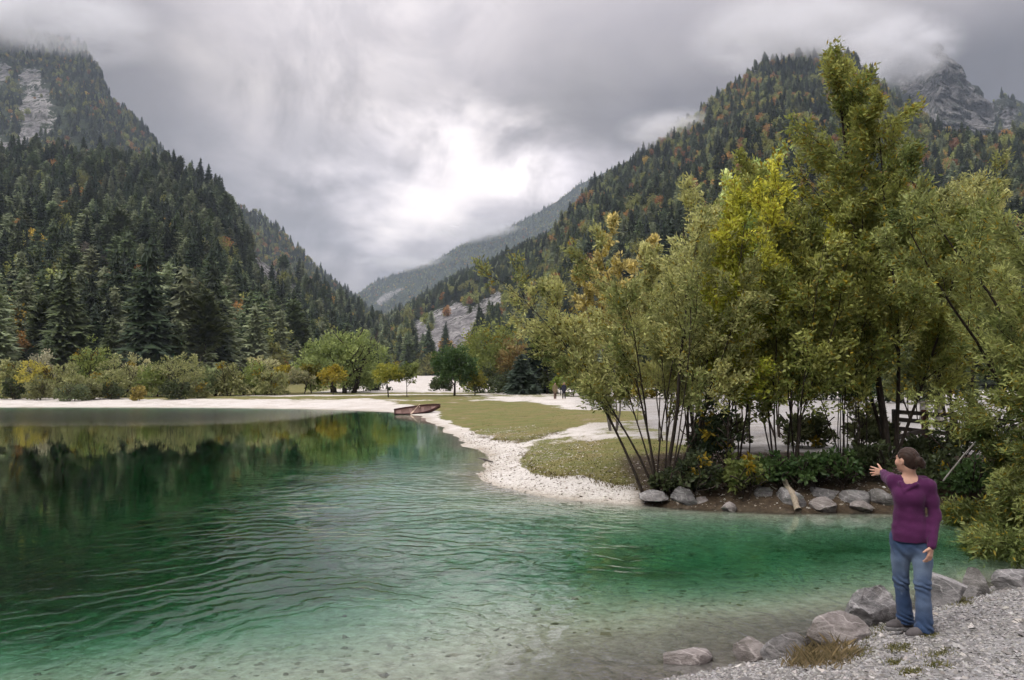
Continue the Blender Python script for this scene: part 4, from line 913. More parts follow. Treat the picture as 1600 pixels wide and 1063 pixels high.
st = ring_stems(rng, 5, 0.3, 0.03, 0.20, 5.6, 0.05)
make_tree('young_willow', 'yellow green slender tree left of the pale cut limb', 'tree', near(1150, 18.2), st, 13, kids=(12, 8), clen=(0.30, 0.36), ang=(0.6, 0.7), leaf=(0.11, 0.040), nleaf=17, cols=W_YEL, f0=0.2, yellow=0.05)
st = ring_stems(rng, 9, 0.4, 0.03, 0.24, 5.5, 0.045)
make_tree('alder_clump', 'many stemmed young tree growing behind the pale cut limb', 'tree', near(1232, 17.8), st, 14, kids=(10, 7), clen=(0.26, 0.38), ang=(0.6, 0.7), leaf=(0.11, 0.042), nleaf=15, cols=W_OLIVE, f0=0.2, yellow=0.05)
st = ring_stems(rng, 4, 0.25, 0.03, 0.15, 6.3, 0.05)
make_tree('yellow_tree', 'bright yellow green upright tree left of the tall dark trunk', 'tree', near(1316, 20.0), st, 15, kids=(14, 8), clen=(0.26, 0.36), ang=(0.6, 0.7), leaf=(0.12, 0.045), nleaf=19, cols=W_YEL, f0=0.3, yellow=0.04)
st = ring_stems(rng, 6, 0.35, 0.03, 0.18, 4.9, 0.042)
make_tree('alder_clump', 'thin stemmed olive sapling clump beside the tall dark trunk', 'tree', near(1330, 17.6), st, 16, kids=(9, 7), clen=(0.26, 0.38), ang=(0.6, 0.7), leaf=(0.11, 0.04), nleaf=14, cols=W_OLIVE, f0=0.25, yellow=0.06)
st = [(0, 0, 0.02, 0.4, 8.9, 0.17), (0.12, 0.1, 0.13, 0.2, 8.0, 0.10), (0.0, 0.0, 0.10, 2.9, 7.6, 0.09), (0.05, 0.1, 0.36, 0.1, 5.6, 0.08), (0, 0.1, 0.25, 1.4, 6.2, 0.08)]
make_tree('tall_willow', 'tallest willow with thick dark trunk behind the pointing woman', 'willow', near(1390, 17.9), st, 17, kids=(24, 10), clen=(0.27, 0.38), ang=(0.68, 0.7), leaf=(0.12, 0.032), nleaf=22, cols=W_OLIVE, f0=0.3, yellow=0.06, up=(0.015, 0.03, -0.03))
st = ring_stems(rng, 6, 0.3, 0.05, 0.32, 6.4, 0.07)
make_tree('willow_tree', 'grey green willow rising right of the tall dark trunk', 'willow', near(1500, 20.5), st, 18, kids=(12, 8), clen=(0.34, 0.36), ang=(0.6, 0.65), leaf=(0.12, 0.032), nleaf=22, cols=W_GREY, f0=0.25, yellow=0.04)
st = ring_stems(rng, 3, 0.2, 0.02, 0.10, 8.4, 0.07)
make_tree('birch_tree', 'birch with small white edged leaves topping the lakeside trees', 'tree', near(1166, 24.0), st, 19, kids=(16, 8), clen=(0.17, 0.36), ang=(0.6, 0.7), leaf=(0.12, 0.075), nleaf=12, cols=((0.14, 0.19, 0.06), (0.33, 0.36, 0.17)), f0=0.4, yellow=0.14, bark=BARK_GREY)
st = ring_stems(rng, 5, 0.4, 0.03, 0.22, 8.6, 0.08)
make_tree('plumed_tree', 'tall sparse tree with straw coloured plumes behind the willows', 'tree', near(957, 33.0), st, 20, kids=(9, 8), clen=(0.20, 0.34), ang=(0.7, 0.6), leaf=(0.18, 0.07), nleaf=14, cols=((0.17, 0.15, 0.06), (0.34, 0.29, 0.13)), f0=0.5, yellow=0.10, bark=BARK_GREY)
st = ring_stems(rng, 5, 0.4, 0.03, 0.25, 6.6, 0.07)
make_tree('plumed_tree', 'pale feathery tree behind the fan shaped willow', 'tree', near(1040, 27.0), st, 21, kids=(11, 8), clen=(0.26, 0.36), ang=(0.6, 0.6), leaf=(0.15, 0.05), nleaf=18, cols=W_GREY, f0=0.4, yellow=0.05)
st = ring_stems(rng, 5, 0.4, 0.05, 0.3, 6.6, 0.07)
make_tree('yellow_tree', 'olive yellow tree filling the gap behind the young trees', 'tree', near(1225, 27.0), st, 22, kids=(12, 8), clen=(0.28, 0.36), ang=(0.65, 0.7), leaf=(0.16, 0.06), nleaf=20, cols=W_OLIVE, f0=0.22, yellow=0.06)
st = ring_stems(rng, 5, 0.4, 0.05, 0.3, 6.4, 0.07)
make_tree('broad_tree', 'dark olive tree behind the tall trunk and wooden rails', 'tree', near(1430, 34.0), st, 23, kids=(12, 8), clen=(0.34, 0.36), ang=(0.65, 0.7), leaf=(0.20, 0.08), nleaf=20, cols=W_DEEP, f0=0.15, yellow=0.05)
# small leafy undergrowth along the bank
UG = [(1085, 17.0, 1.0, 1.3, C_DARK, 'dark leafy undergrowth beside the first bank boulder'), (1118, 17.3, 1.9, 1.1, ((0.016, 0.026, 0.012), (0.035, 0.05, 0.02)), 'blackish green bush between the two willow clumps'),
      (1160, 16.7, 0.9, 1.0, C_MID, 'light green seedling shrub above the bank boulders'), (1205, 16.9, 0.75, 1.2, C_GREEN, 'green nettle like plants left of the pale cut limb'),
      (1262, 16.9, 0.85, 1.3, C_GREEN, 'broad leafed green plants right of the pale cut limb'), (1310, 17.0, 0.8, 1.3, C_GREEN, 'low green plants above the two pale bank boulders'), (1362, 17.2, 0.9, 1.3, C_DARK, 'dark undergrowth at the foot of the tall trunk'),
      (1040, 17.4, 0.5, 1.0, C_DARK, 'low dark plants at the foot of the fan shaped willow'), (1450, 18.5, 0.55, 1.6, C_DARK, 'dark bush in front of the wooden rails'), (1530, 17.5, 1.3, 2.2, C_DARK, 'dark undergrowth behind the overhanging willow'), (1470, 16.6, 0.7, 1.5, C_DARK, 'dark plants on the bank right of the woman\'s head'), (1520, 16.0, 0.9, 1.6, C_GREEN, 'green plants on the bank below the leaning pole'), (1580, 15.8, 1.0, 1.8, C_DARK, 'dark plants on the bank at the right edge')]
for i, (px, dp, h, w, cols, lab) in enumerate(UG):
    round_tree('leafy_plant', lab, 'plant', near(px, dp), h, w, 400 + i, cols, ncl=46, per=22, leaf=0.12, trunk_h=0.02, trunk_r=0.015, stems=4, low=-0.9, shell=0.5, clump_r=0.28, yellow=0.03)
for i, (px, dp, h, w, cols, lab) in enumerate([(1120, 21.5, 1.15, 1.7, W_DEEP, 'olive understorey bush behind the slender yellow tree'), (1262, 21.5, 1.15, 1.7, W_DEEP, 'olive understorey bush right of the many stemmed tree'), (1362, 21.5, 1.2, 1.6, W_DEEP, 'olive understorey bush behind the tall dark trunk')]):
    round_tree('understorey_bush', lab, 'bush', near(px, dp), h, w, 540 + i, cols, ncl=60, per=26, leaf=0.14, trunk_h=0.05, trunk_r=0.02, stems=5, low=-0.6, shell=0.42, clump_r=0.24, yellow=0.04, bushy=True)
# the overhanging willow at the right edge of the picture
st = []
for az, lean, ln, rd in [(3.3, 0.25, 8.0, 0.12), (3.7, 0.75, 4.6, 0.10), (4.0, 1.05, 4.0, 0.085), (3.2, 1.15, 2.7, 0.085), (3.6, 1.42, 3.9, 0.07), (3.75, 1.30, 4.0, 0.07), (4.0, 1.28, 3.9, 0.07), (3.45, 1.22, 3.3, 0.07), (4.3, 0.7, 4.8, 0.09), (4.6, 1.15, 4.2, 0.07), (2.8, 0.8, 3.2, 0.09), (3.5, 0.5, 7.2, 0.10), (4.0, 0.45, 7.2, 0.10), (3.2, 0.38, 7.6, 0.10), (3.7, 0.62, 6.4, 0.10),
                         (3.95, 1.42, 4.7, 0.06), (4.3, 1.38, 4.3, 0.06), (3.75, 1.2, 3.7, 0.07), (4.15, 1.25, 4.1, 0.07), (4.5, 0.95, 4.4, 0.08), (3.0, 1.35, 2.3, 0.06), (4.8, 0.4, 7.0, 0.09)]:
    st.append((math.cos(az) * 0.15, math.sin(az) * 0.15, lean, az, ln, rd))
wb = (10.9, 14.5)
make_tree('overhanging_willow', 'large willow hanging over the water at the right edge', 'willow', (wb[0], wb[1], gz(*wb)), st, 24, kids=(15, 9), clen=(0.30, 0.36), ang=(0.7, 0.65), leaf=(0.105, 0.024), nleaf=30, cols=((0.056, 0.072, 0.022), (0.160, 0.172, 0.062)), f0=0.22, yellow=0.05, up=(-0.025, 0.02, -0.05), minz=-0.45, bark=BARK)

# ------------------------------------------------------------------ boulders
import bmesh
def rock_material(name, ramp_cols, vein, warm=0.0):
    m, nt, out = new_mat(name); P = objco(nt)
    oi = N(nt, 'ShaderNodeObjectInfo')
    off = N(nt, 'ShaderNodeVectorMath', operation='ADD'); L(nt, P, off.inputs[0])
    cb = N(nt, 'ShaderNodeCombineXYZ'); L(nt, math_n(nt, 'MULTIPLY', oi.outputs['Random'], 37.0), cb.inputs[0]); L(nt, cb.outputs[0], off.inputs[1])
    v = off.outputs[0]
    mp = N(nt, 'ShaderNodeMapping'); L(nt, v, mp.inputs[0]); mp.inputs['Rotation'].default_value = (0.5, 0.4, 0.3); mp.inputs['Scale'].default_value = (1, 1, 3.0)
    n1 = noise_n(nt, mp.outputs[0], 3.0, 8, 0.65, 0.6); n2 = noise_n(nt, v, 16.0, 6, 0.7); n3 = noise_n(nt, v, 1.6, 4, 0.6)
    c = ramp(nt, math_n(nt, 'ADD', math_n(nt, 'MULTIPLY', n1, 0.65), math_n(nt, 'MULTIPLY', n2, 0.35)), ramp_cols)
    wv = N(nt, 'ShaderNodeTexWave'); wv.inputs['Scale'].default_value = 1.6; wv.inputs['Distortion'].default_value = 14; wv.inputs['Detail'].default_value = 5; L(nt, mp.outputs[0], wv.inputs['Vector'])
    c = mixc(nt, ramp(nt, wv.outputs[0], [(0.955, 0.0), (0.995, 0.5)]), c, vein)
    c = mixc(nt, ramp(nt, n3, [(0.50, 0.0), (0.66, 0.55)]), c, (0.075, 0.068, 0.055))       # lichen and damp stains
    c = mixc(nt, ramp(nt, n2, [(0.60, 0.0), (0.72, 0.35)]), c, (0.42, 0.41, 0.38))
    hgt = math_n(nt, 'ADD', n1, math_n(nt, 'MULTIPLY', n2, 0.4))
    principled(nt, out, c, 0.85, 0.25, hgt, 0.9, 0.05); return m
ROCK_GREY = rock_material('grey_limestone', [(0.30, (0.055, 0.053, 0.052)), (0.46, (0.15, 0.147, 0.145)), (0.58, (0.27, 0.26, 0.255)), (0.72, (0.38, 0.37, 0.36))], (0.45, 0.44, 0.43))
ROCK_WARM = rock_material('pinkish_limestone', [(0.30, (0.065, 0.055, 0.05)), (0.46, (0.19, 0.17, 0.158)), (0.58, (0.30, 0.275, 0.26)), (0.72, (0.42, 0.395, 0.375))], (0.48, 0.44, 0.42))
def rock_mesh(name, seed, w, d, h, sub=4, cuts=7, rough=0.18, ridged=0.0):
    cuts = cuts + 6; rough = rough * 0.7
    bm = bmesh.new(); bmesh.ops.create_icosphere(bm, subdivisions=sub, radius=1.0)
    v = np.array([x.co[:] for x in bm.verts]); rs = np.random.RandomState(seed)
    for k in range(cuts):
        n = rs.normal(0, 1, 3); n[2] = n[2] * 0.8 + 0.15; n /= np.linalg.norm(n); o = rs.uniform(0.50, 0.82)
        t = np.maximum(v @ n - o, 0); v = v - (t * 1.0)[:, None] * n
    r = np.linalg.norm(v, axis=1, keepdims=True); u = v / (r + 1e-9)
    f = 1 + rough * fbm(v[:, 0] * 1.3 + seed, v[:, 1] * 1.3, v[:, 2] * 1.3, 5, seed) + rough * 0.35 * fbm(v[:, 0] * 5 + seed, v[:, 1] * 5, v[:, 2] * 5, 3, seed + 3)
    if ridged:
        q = v @ np.array([0.55, 0.25, 0.8]); f = f - ridged * np.abs(fbm(q * 4 + 0.7 * fbm(v[:, 0] * 2, v[:, 1] * 2, v[:, 2] * 2, 3, seed + 8), v[:, 0] * 0.8, v[:, 1] * 0.8, 3, seed + 11))
    v = v * f[:, None]
    ext = v.max(0) - v.min(0); v = (v - (v.max(0) + v.min(0)) / 2) / ext
    v = v * np.array([w, d, h]); v[:, 2] += h * 0.5
    for x, c in zip(bm.verts, v): x.co = c
    for f_ in bm.faces: f_.smooth = True
    me = bpy.data.meshes.new(name); bm.to_mesh(me); bm.free()
    try: me.set_sharp_from_angle(angle=math.radians(32))
    except Exception: pass
    return me
def boulder(label, x0, x1, yt, yb, z, seed, mat, group, sink=0.28, dfac=0.8, sub=4, rz=0.0, cat='rock', **kw):
    x, y = on_z((x0 + x1) / 2, yb, z)
    w = (x1 - x0) * y / F; h = (yb - yt) * y / F
    hh = h / (1 - sink) * 1.02; y2 = y + w * dfac * 0.32
    o = obj('boulder', rock_mesh('boulder', seed, w * 1.04, w * dfac, hh, sub, **kw), mat, None, (x * y2 / y, y2, z - sink * hh), rz); tag(o, label, cat, group)
    return o
GN = 'boulders along the near shore'
boulder('flat brownish stone slab lying alone in the shallow water', 1036, 1112, 1020, 1041, -0.02, 71, ROCK_WARM, GN, sink=0.35, dfac=0.45, rough=0.10, cuts=9, rz=0.06)
boulder('small whitish rock at the end of the shore boulders', 1148, 1200, 1002, 1034, 0.02, 72, ROCK_WARM, GN, dfac=0.8, cuts=9)
boulder('pale grey wedge shaped boulder left of the brown grass', 1190, 1262, 993, 1040, 0.04, 73, ROCK_GREY, GN, dfac=0.8, cuts=10, rough=0.10)
boulder('long pinkish boulder with dark underside above the brown grass', 1247, 1364, 965, 1024, 0.10, 77, ROCK_WARM, GN, dfac=0.6, rough=0.16, rz=0.35)
boulder('craggy dark grey boulder left of the woman\'s knees', 1316, 1408, 924, 982, 0.10, 75, ROCK_GREY, GN, dfac=0.8, rough=0.25, cuts=9, ridged=0.35)
boulder('flat topped pale boulder right of the woman\'s knees', 1440, 1506, 903, 956, 0.08, 76, ROCK_GREY, GN, dfac=1.1, cuts=11, rough=0.08)
boulder('pointed grey rock next to the flat topped boulder', 1500, 1550, 892, 932, 0.10, 78, ROCK_GREY, GN, dfac=0.9, cuts=9, ridged=0.2)
boulder('low blue grey rock at the right edge of the picture', 1550, 1625, 896, 926, 0.12, 79, ROCK_GREY, GN, dfac=0.8, cuts=8)
GF = 'boulders under the trees on the far bank'
FAR = [(1048, 1090, 763, 789, 0.05, 'rounded grey boulder at the left end of the far bank stones', ROCK_GREY), (1076, 1114, 777, 792, 0.02, 'low pinkish boulder right of the rounded one', ROCK_WARM),
       (1128, 1152, 786, 800, 0.0, 'small pale stone in the water by the bank', ROCK_WARM), (1176, 1212, 762, 786, 0.12, 'shaded grey boulder left of the pale cut limb', ROCK_GREY),
       (1155, 1215, 789, 798, 0.0, 'flat wet stone left of the pale cut limb', ROCK_WARM), (1214, 1258, 764, 794, 0.05, 'dark boulder behind the pale cut limb', ROCK_GREY), (1260, 1314, 764, 786, 0.12, 'broad grey boulder right of the pale cut limb', ROCK_GREY),
       (1266, 1312, 780, 801, 0.0, 'pale triangular boulder at the waterline below the broad one', ROCK_WARM), (1313, 1362, 769, 796, 0.03, 'wide light grey boulder in the far bank row', ROCK_GREY),
       (1328, 1368, 784, 801, 0.0, 'low pinkish boulder at the waterline by the woman\'s hand', ROCK_WARM), (1310, 1340, 762, 776, 0.15, 'half hidden grey boulder under the green plants', ROCK_GREY), (1358, 1404, 766, 792, 0.08, 'dark grey boulder just behind the woman\'s elbow', ROCK_GREY),
       (1000, 1046, 768, 780, 0.15, 'dark flat stone under the fan shaped willow', ROCK_GREY)]
for i, (x0, x1, yt, yb, z, lab, mt) in enumerate(FAR):
    boulder(lab, x0, x1, yt, yb, z, 90 + i, mt, GF, sub=3, rough=0.2, rz=0.2 * (i % 5 - 2))

# ------------------------------------------------------------------ gravel, pebbles and grass (nobody could count them)
OCT_V = np.array([(1, 0, 0), (-1, 0, 0), (0, 1, 0), (0, -1, 0), (0, 0, 1), (0, 0, -1)], float)
OCT_F = np.array([(0, 2, 4), (2, 1, 4), (1, 3, 4), (3, 0, 4), (2, 0, 5), (1, 2, 5), (3, 1, 5), (0, 3, 5)])
def pebbles(name, label, x, y, z, size, cols, seed, flat=0.55):
    rs = np.random.RandomState(seed); n = len(x)
    V = np.broadcast_to(OCT_V, (n, 6, 3)) * rs.uniform(0.6, 1.3, (n, 6, 3)) + rs.normal(0, 0.18, (n, 6, 3))
    V = V * (size * 0.5)[:, None, None] * np.stack([rs.uniform(0.8, 1.4, n), rs.uniform(0.7, 1.1, n), np.full(n, flat) * rs.uniform(0.6, 1.2, n)], -1)[:, None, :]
    a = rs.uniform(0, 6.28, n); ca, sa = np.cos(a)[:, None], np.sin(a)[:, None]
    t = rs.normal(0, 0.3, n)[:, None]
    X, Y, Z = V[..., 0], V[..., 1], V[..., 2]
    Z = Z + X * t
    W = np.stack([X * ca - Y * sa + x[:, None], X * sa + Y * ca + y[:, None], Z + z[:, None] + size[:, None] * 0.08], -1)
    tris = (np.arange(n) * 6)[:, None, None] + OCT_F[None]
    c0, c1 = np.array(cols[0]), np.array(cols[1]); C = c0 + (c1 - c0) * (rs.random_sample((n, 1)) ** 1.3)
    C = C * np.stack([rs.uniform(0.97, 1.05, n), np.ones(n), rs.uniform(0.92, 1.03, n)], -1)
    o = obj(name, mesh_np(name, W.reshape(-1, 3), tris=tris.reshape(-1, 3), col=np.repeat(C, 6, 0)), STONE); tag(o, label, 'gravel', kind='stuff'); return o
def stone_material():
    m, nt, out = new_mat('pebble_stone'); n = noise_n(nt, geopos(nt), 60, 4, 0.6)
    principled(nt, out, mixc(nt, 1.0, attr(nt, 'col').outputs['Color'], ramp(nt, n, [(0.3, 0.75), (0.7, 1.15)]), 'MULTIPLY'), 0.9, 0.2); return m
STONE = stone_material()
rs = np.random.RandomState(77)
def shore_pts(n, x0, x1, y0, y1, dmin, dmax, seed):
    r = np.random.RandomState(seed); x = r.uniform(x0, x1, n); y = r.uniform(y0, y1, n); d = poly_sd(x, y, SHORE)
    k = (d > dmin) & (d < dmax); x, y, d = x[k], y[k], d[k]; z = ground_h(x, y)
    px, py = project(x, y, z); k = (px > -60) & (px < 1680) & (py < 1120) & (py > 560)
    return x[k], y[k], z[k], d[k]
x, y, z, d = shore_pts(90000, 0.5, 9.5, 5.2, 12.2, -0.05, 6, 1)
k = rs.random_sample(len(x)) < np.clip((9.0 / np.hypot(x, y)) ** 1.5, 0, 1); x, y, z = x[k][:26000], y[k][:26000], z[k][:26000]
pebbles('gravel', 'loose angular grey gravel covering the near bank', x, y, z, 0.016 + 0.034 * rs.random_sample(len(x)) ** 2.2, ((0.13, 0.127, 0.124), (0.37, 0.365, 0.357)), 2)
x, y, z, d = shore_pts(2600, 0.8, 9.5, 5.2, 12.0, -0.3, 5, 21); x, y, z = x[:420], y[:420], z[:420]
pebbles('loose_stones', 'larger loose stones scattered through the near gravel', x, y, z - 0.006, 0.045 + 0.07 * rs.random_sample(len(x)) ** 2.5, ((0.13, 0.125, 0.12), (0.48, 0.46, 0.43)), 22, 0.6)
x, y, z, d = shore_pts(60000, -2.5, 8.5, 16.0, 40, 0.0, 4.2, 3)
k = rs.random_sample(len(x)) < 0.75 * np.exp(-d / 2.0); x, y, z = x[k][:7000], y[k][:7000], z[k][:7000]
pebbles('beach_gravel', 'pale cream pebbles on the gravel spit across the water', x, y, z, 0.025 + 0.055 * rs.random_sample(len(x)) ** 3, ((0.26, 0.235, 0.20), (0.60, 0.575, 0.53)), 4)
x, y, z, d = shore_pts(16000, -9, 9, 6.2, 14, -7, -1.3, 5)
k = rs.random_sample(len(x)) < np.exp(d / 3.5) * 0.6; x, y, z = x[k][:1300], y[k][:1300], z[k][:1300]
pebbles('lakebed_stones', 'stones scattered over the lake bed in the shallows', x, y, z, 0.03 + 0.10 * rs.random_sample(len(x)) ** 3, ((0.14, 0.13, 0.09), (0.36, 0.34, 0.27)), 6)

def blades(name, label, x, y, z, h, per, cols, seed, spread=0.06, width=0.012, lean=0.5):
    rs = np.random.RandomState(seed); n = len(x) * per
    X = np.repeat(x, per) + rs.normal(0, spread, n); Y = np.repeat(y, per) + rs.normal(0, spread, n); Z = np.repeat(z, per) - 0.01; H = np.repeat(h, per) * rs.uniform(0.5, 1.25, n)
    a = rs.uniform(0, 6.28, n); l = rs.uniform(0.1, lean, n) * H; w = width * rs.uniform(0.6, 1.3, n)
    bx, by = np.cos(a + 1.57) * w, np.sin(a + 1.57) * w
    p0 = np.stack([X - bx, Y - by, Z], -1); p1 = np.stack([X + bx, Y + by, Z], -1)
    p2 = np.stack([X + np.cos(a) * l * 0.4 + bx * 0.6, Y + np.sin(a) * l * 0.4 + by * 0.6, Z + H * 0.6], -1); p3 = np.stack([X + np.cos(a) * l, Y + np.sin(a) * l, Z + H], -1)
    c0, c1 = np.array(cols[0]), np.array(cols[1]); C = c0 + (c1 - c0) * rs.random_sample((n, 1)); C *= rs.uniform(0.75, 1.25, (n, 1))
    o = obj(name, quads_mesh(name, np.stack([p0, p1, p2, p3], 1), C), LEAF); tag(o, label, 'grass', kind='stuff'); return o
def px_points(polys, n, seed, zguess=0.5):
    r = np.random.RandomState(seed); X, Y = [], []
    for poly in polys:
        P = np.array(poly, float); px = r.uniform(P[:, 0].min(), P[:, 0].max(), n); py = r.uniform(P[:, 1].min(), P[:, 1].max(), n)
        k = poly_sd(px, py, poly) < 0; px, py = px[k], py[k]; z = np.full(len(px), zguess)
        for _ in range(10):
            b = (CY - py) / F; a = (px - CX) / F; yy = math.cos(PITCH) - b * math.sin(PITCH); zz = math.sin(PITCH) + b * math.cos(PITCH)
            t = (z - CAMZ) / zz; x = a * t; y = yy * t; z = 0.5 * z + 0.5 * ground_h(x, y)
        X.append(x); Y.append(y)
    x = np.concatenate(X); y = np.concatenate(Y); return x, y, ground_h(x, y)
x, y, z = px_points([[(1235, 1040), (1262, 1008), (1310, 1006), (1335, 1020), (1318, 1036), (1280, 1046)]], 420, 8)
blades('dry_grass', 'tuft of dry brown grass in front of the long boulder', x, y, z, 0.03 + 0.11 * rs.random_sample(len(x)) ** 1.6, 5, ((0.10, 0.085, 0.04), (0.30, 0.23, 0.12)), 9, 0.06, 0.0035, 1.2)
x, y, z = px_points([[(1345, 1000), (1380, 975), (1398, 972), (1385, 990), (1352, 1016)], [(1335, 1016), (1360, 1010), (1372, 1018), (1345, 1034)], [(1395, 1010), (1424, 1004), (1428, 1018), (1400, 1022)], [(1448, 1024), (1492, 1014), (1496, 1022), (1452, 1030)],
                     [(1468, 940), (1545, 916), (1560, 922), (1480, 952)], [(1500, 932), (1520, 925), (1522, 945), (1505, 948)], [(1398, 1036), (1406, 1032), (1408, 1040)], [(1464, 1042), (1474, 1036), (1478, 1046)], [(1424, 1052), (1434, 1048), (1434, 1058)], [(1452, 992), (1464, 990), (1462, 998)]], 130, 10)
blades('green_moss_grass', 'short green and yellow grass patches round the woman\'s feet', x, y, z, np.full(len(x), 0.028), 8, ((0.06, 0.07, 0.02), (0.20, 0.18, 0.06)), 11, 0.045, 0.004, 1.3)
M1 = [(640, 632), (690, 625), (760, 628), (905, 641), (1005, 644), (1005, 658), (925, 664), (880, 675), (815, 692), (770, 689), (735, 677), (705, 663), (680, 646)]
M2 = [(812, 706), (840, 694), (900, 688), (1010, 684), (1100, 700), (1100, 742), (1010, 762), (960, 760), (905, 743), (862, 748), (835, 740), (815, 724)]
x, y, z = px_points([M1, M2], 2200, 12, 0.7)
blades('meadow_grass', 'short olive turf on the spit across the water', x, y, z, rs.uniform(0.012, 0.04, len(x)), 5, ((0.06, 0.062, 0.018), (0.145, 0.125, 0.045)), 13, 0.12, 0.012, 1.0)
edge = [[(812, 712), (835, 738), (862, 750), (905, 748), (960, 766), (1010, 768), (1010, 756), (960, 754), (905, 738), (866, 740), (840, 728), (818, 704)], [(735, 680), (770, 691), (815, 694), (880, 677), (880, 672), (815, 686), (770, 684), (738, 674)]]
x, y, z = px_points(edge, 700, 14, 0.5)
blades('rough_grass', 'tufts of rough brownish grass along the turf edge', x, y, z, rs.uniform(0.03, 0.09, len(x)), 6, ((0.07, 0.055, 0.02), (0.19, 0.145, 0.055)), 15, 0.07, 0.010, 0.9)

# ------------------------------------------------------------------ wood: cut limb, stick, rails, table, pole
def plain_mat(name, c0, c1, scale=20, rough=0.8, bump=0.3, stretch=(1, 1, 1), spec=0.3):
    m, nt, out = new_mat(name); mp = N(nt, 'ShaderNodeMapping'); L(nt, objco(nt), mp.inputs[0]); mp.inputs['Scale'].default_value = stretch
    n = noise_n(nt, mp.outputs[0], scale, 6, 0.65); principled(nt, out, ramp(nt, n, [(0.3, c0), (0.7, c1)]), rough, spec, n, bump, 0.01); return m
WOOD_DARK = plain_mat('dark_timber', (0.018, 0.014, 0.011), (0.075, 0.06, 0.048), 14, stretch=(0.3, 1, 1))
WOOD_RED = plain_mat('reddish_timber', (0.05, 0.02, 0.015), (0.12, 0.05, 0.035), 14)
WOOD_GREY = plain_mat('weathered_timber', (0.16, 0.15, 0.135), (0.34, 0.32, 0.29), 14, stretch=(0.3, 1, 1))
def tube_obj(name, pts, rad, mat, sides=8, parent=None):
    P = np.array(pts, float); o0 = P[0].copy(); t = np.linspace(0, len(P) - 1, (len(P) - 1) * 4 + 1)
    Q = np.stack([np.interp(t, np.arange(len(P)), P[:, i]) for i in range(3)], -1); R = np.interp(t, np.arange(len(P)), rad)
    R = R * (1 + 0.12 * vnoise(t * 3.1, t * 0 + len(pts), None, 3)); Q = Q + 0.25 * R[:, None] * np.stack([vnoise(t * 1.7, t * 0 + i, None, 5 + i) for i in range(3)], -1)
    V, F4 = tube_arrays([(Q, R)], max(sides, 5)); n = len(V); k = len(V) // len(Q)
    caps = [tuple(range(k))[::-1][:4], tuple(range(n - k, n))[:4]]
    me = mesh_np(name, V - (0 if parent else o0), F4, smooth=True); o = obj(name, me, mat, parent, None if parent else tuple(o0)); return o
dp = 16.3
lp = [at(1213, 732, 17.0), at(1222, 748, 16.8), at(1236, 768, 16.5), at(1243, 782, 16.3), at(1247, 799, 16.1)]
tag(tube_obj('cut_limb', lp, [0.035, 0.05, 0.062, 0.066, 0.07], BARK_PALE), 'pale bare limb slanting down from the bank into the water', 'branch')
sp = [gnd(742, 718), gnd(756, 720), gnd(770, 724.5)]
tag(tube_obj('stick', [(a, b, c + 0.05) for a, b, c in sp], [0.02, 0.035, 0.02], BARK_GREY), 'dark stick lying on the white gravel of the spit', 'branch')
pp = [at(1537, 676, 15.6), at(1505, 712, 15.4), at(1474, 752, 15.2)]
tag(tube_obj('leaning_pole', pp, [0.016, 0.018, 0.018], WOOD_GREY), 'pale grey pole leaning behind the overhanging willow branches', 'pole')
def box_arrays(c, s, rot=None):
    v = np.array([(a, b, d) for d in (-.5, .5) for b in (-.5, .5) for a in (-.5, .5)]) * np.array(s)
    if rot is not None: v = v @ np.array(rot).T
    v = v + np.array(c); q = [(0, 2, 3, 1), (4, 5, 7, 6), (0, 1, 5, 4), (2, 6, 7, 3), (0, 4, 6, 2), (1, 3, 7, 5)]; return v, np.array(q)
def box_obj(name, c, s, mat, parent=None, rz=0.0, bev=0.006, rot=None):
    R = Matrix.Rotation(rz, 3, 'Z') if rot is None else rot
    v, q = box_arrays(c, s, [list(r) for r in R]); me = mesh_np(name, v, q)
    if bev:
        bm = bmesh.new(); bm.from_mesh(me); bmesh.ops.bevel(bm, geom=list(bm.edges), offset=bev, segments=2, affect='EDGES'); bm.to_mesh(me); bm.free()
    return obj(name, me, mat, parent)
fd = 21.0
def rail_between(a, b, hgt, th, parent):
    A, B = Vector(a), Vector(b); d = B - A; L_ = d.length; rot = d.to_track_quat('X', 'Z').to_matrix()
    return box_obj('rail', (A + B) / 2, (L_, th, hgt), WOOD_DARK, parent, rot=rot)
p1 = near(1398, fd); fence = empty('wooden_railing', p1); tag(fence, 'dark timber railing of posts and boards left of the willow', 'railing')
inv = Vector(p1)
def rel(p): return tuple(Vector(p) - inv)
for px, top, mt in ((1400, 640, WOOD_DARK), (1446, 641, WOOD_RED), (1492, 644, WOOD_DARK)):
    g_ = near(px, fd + 0.2); zt = at(px, top, fd)[2]; hgt = zt - g_[2] + 0.3
    po = box_obj('post', rel((g_[0], g_[1], zt - hgt / 2)), (0.13, 0.13, hgt), mt, fence)
for (xa, ya, xb, yb) in ((1396, 643.5, 1500, 650.5), (1396, 655, 1500, 664), (1396, 669, 1500, 680)):
    rail_between(rel(at(xa, ya, fd)), rel(at(xb, yb, fd + 0.05)), 0.11, 0.05, fence)
rail_between(rel(at(1400, 684, fd - 0.9)), rel(at(1446, 673, fd - 0.1)), 0.12, 0.06, fence)
td = 33.0; tb = near(1457, td); tab = empty('stone_table', tb); tag(tab, 'small slab topped table on two uprights beyond the railing', 'table')
zt = at(1457, 628.5, td)[2] - tb[2]
box_obj('top', (0, 0, zt), (0.92, 0.60, 0.09), WOOD_GREY, tab); 
for sx in (-0.30, 0.30): box_obj('upright', (sx, 0, (zt - 0.045) / 2 - 0.1), (0.14, 0.46, zt - 0.045 + 0.2), WOOD_GREY, tab)

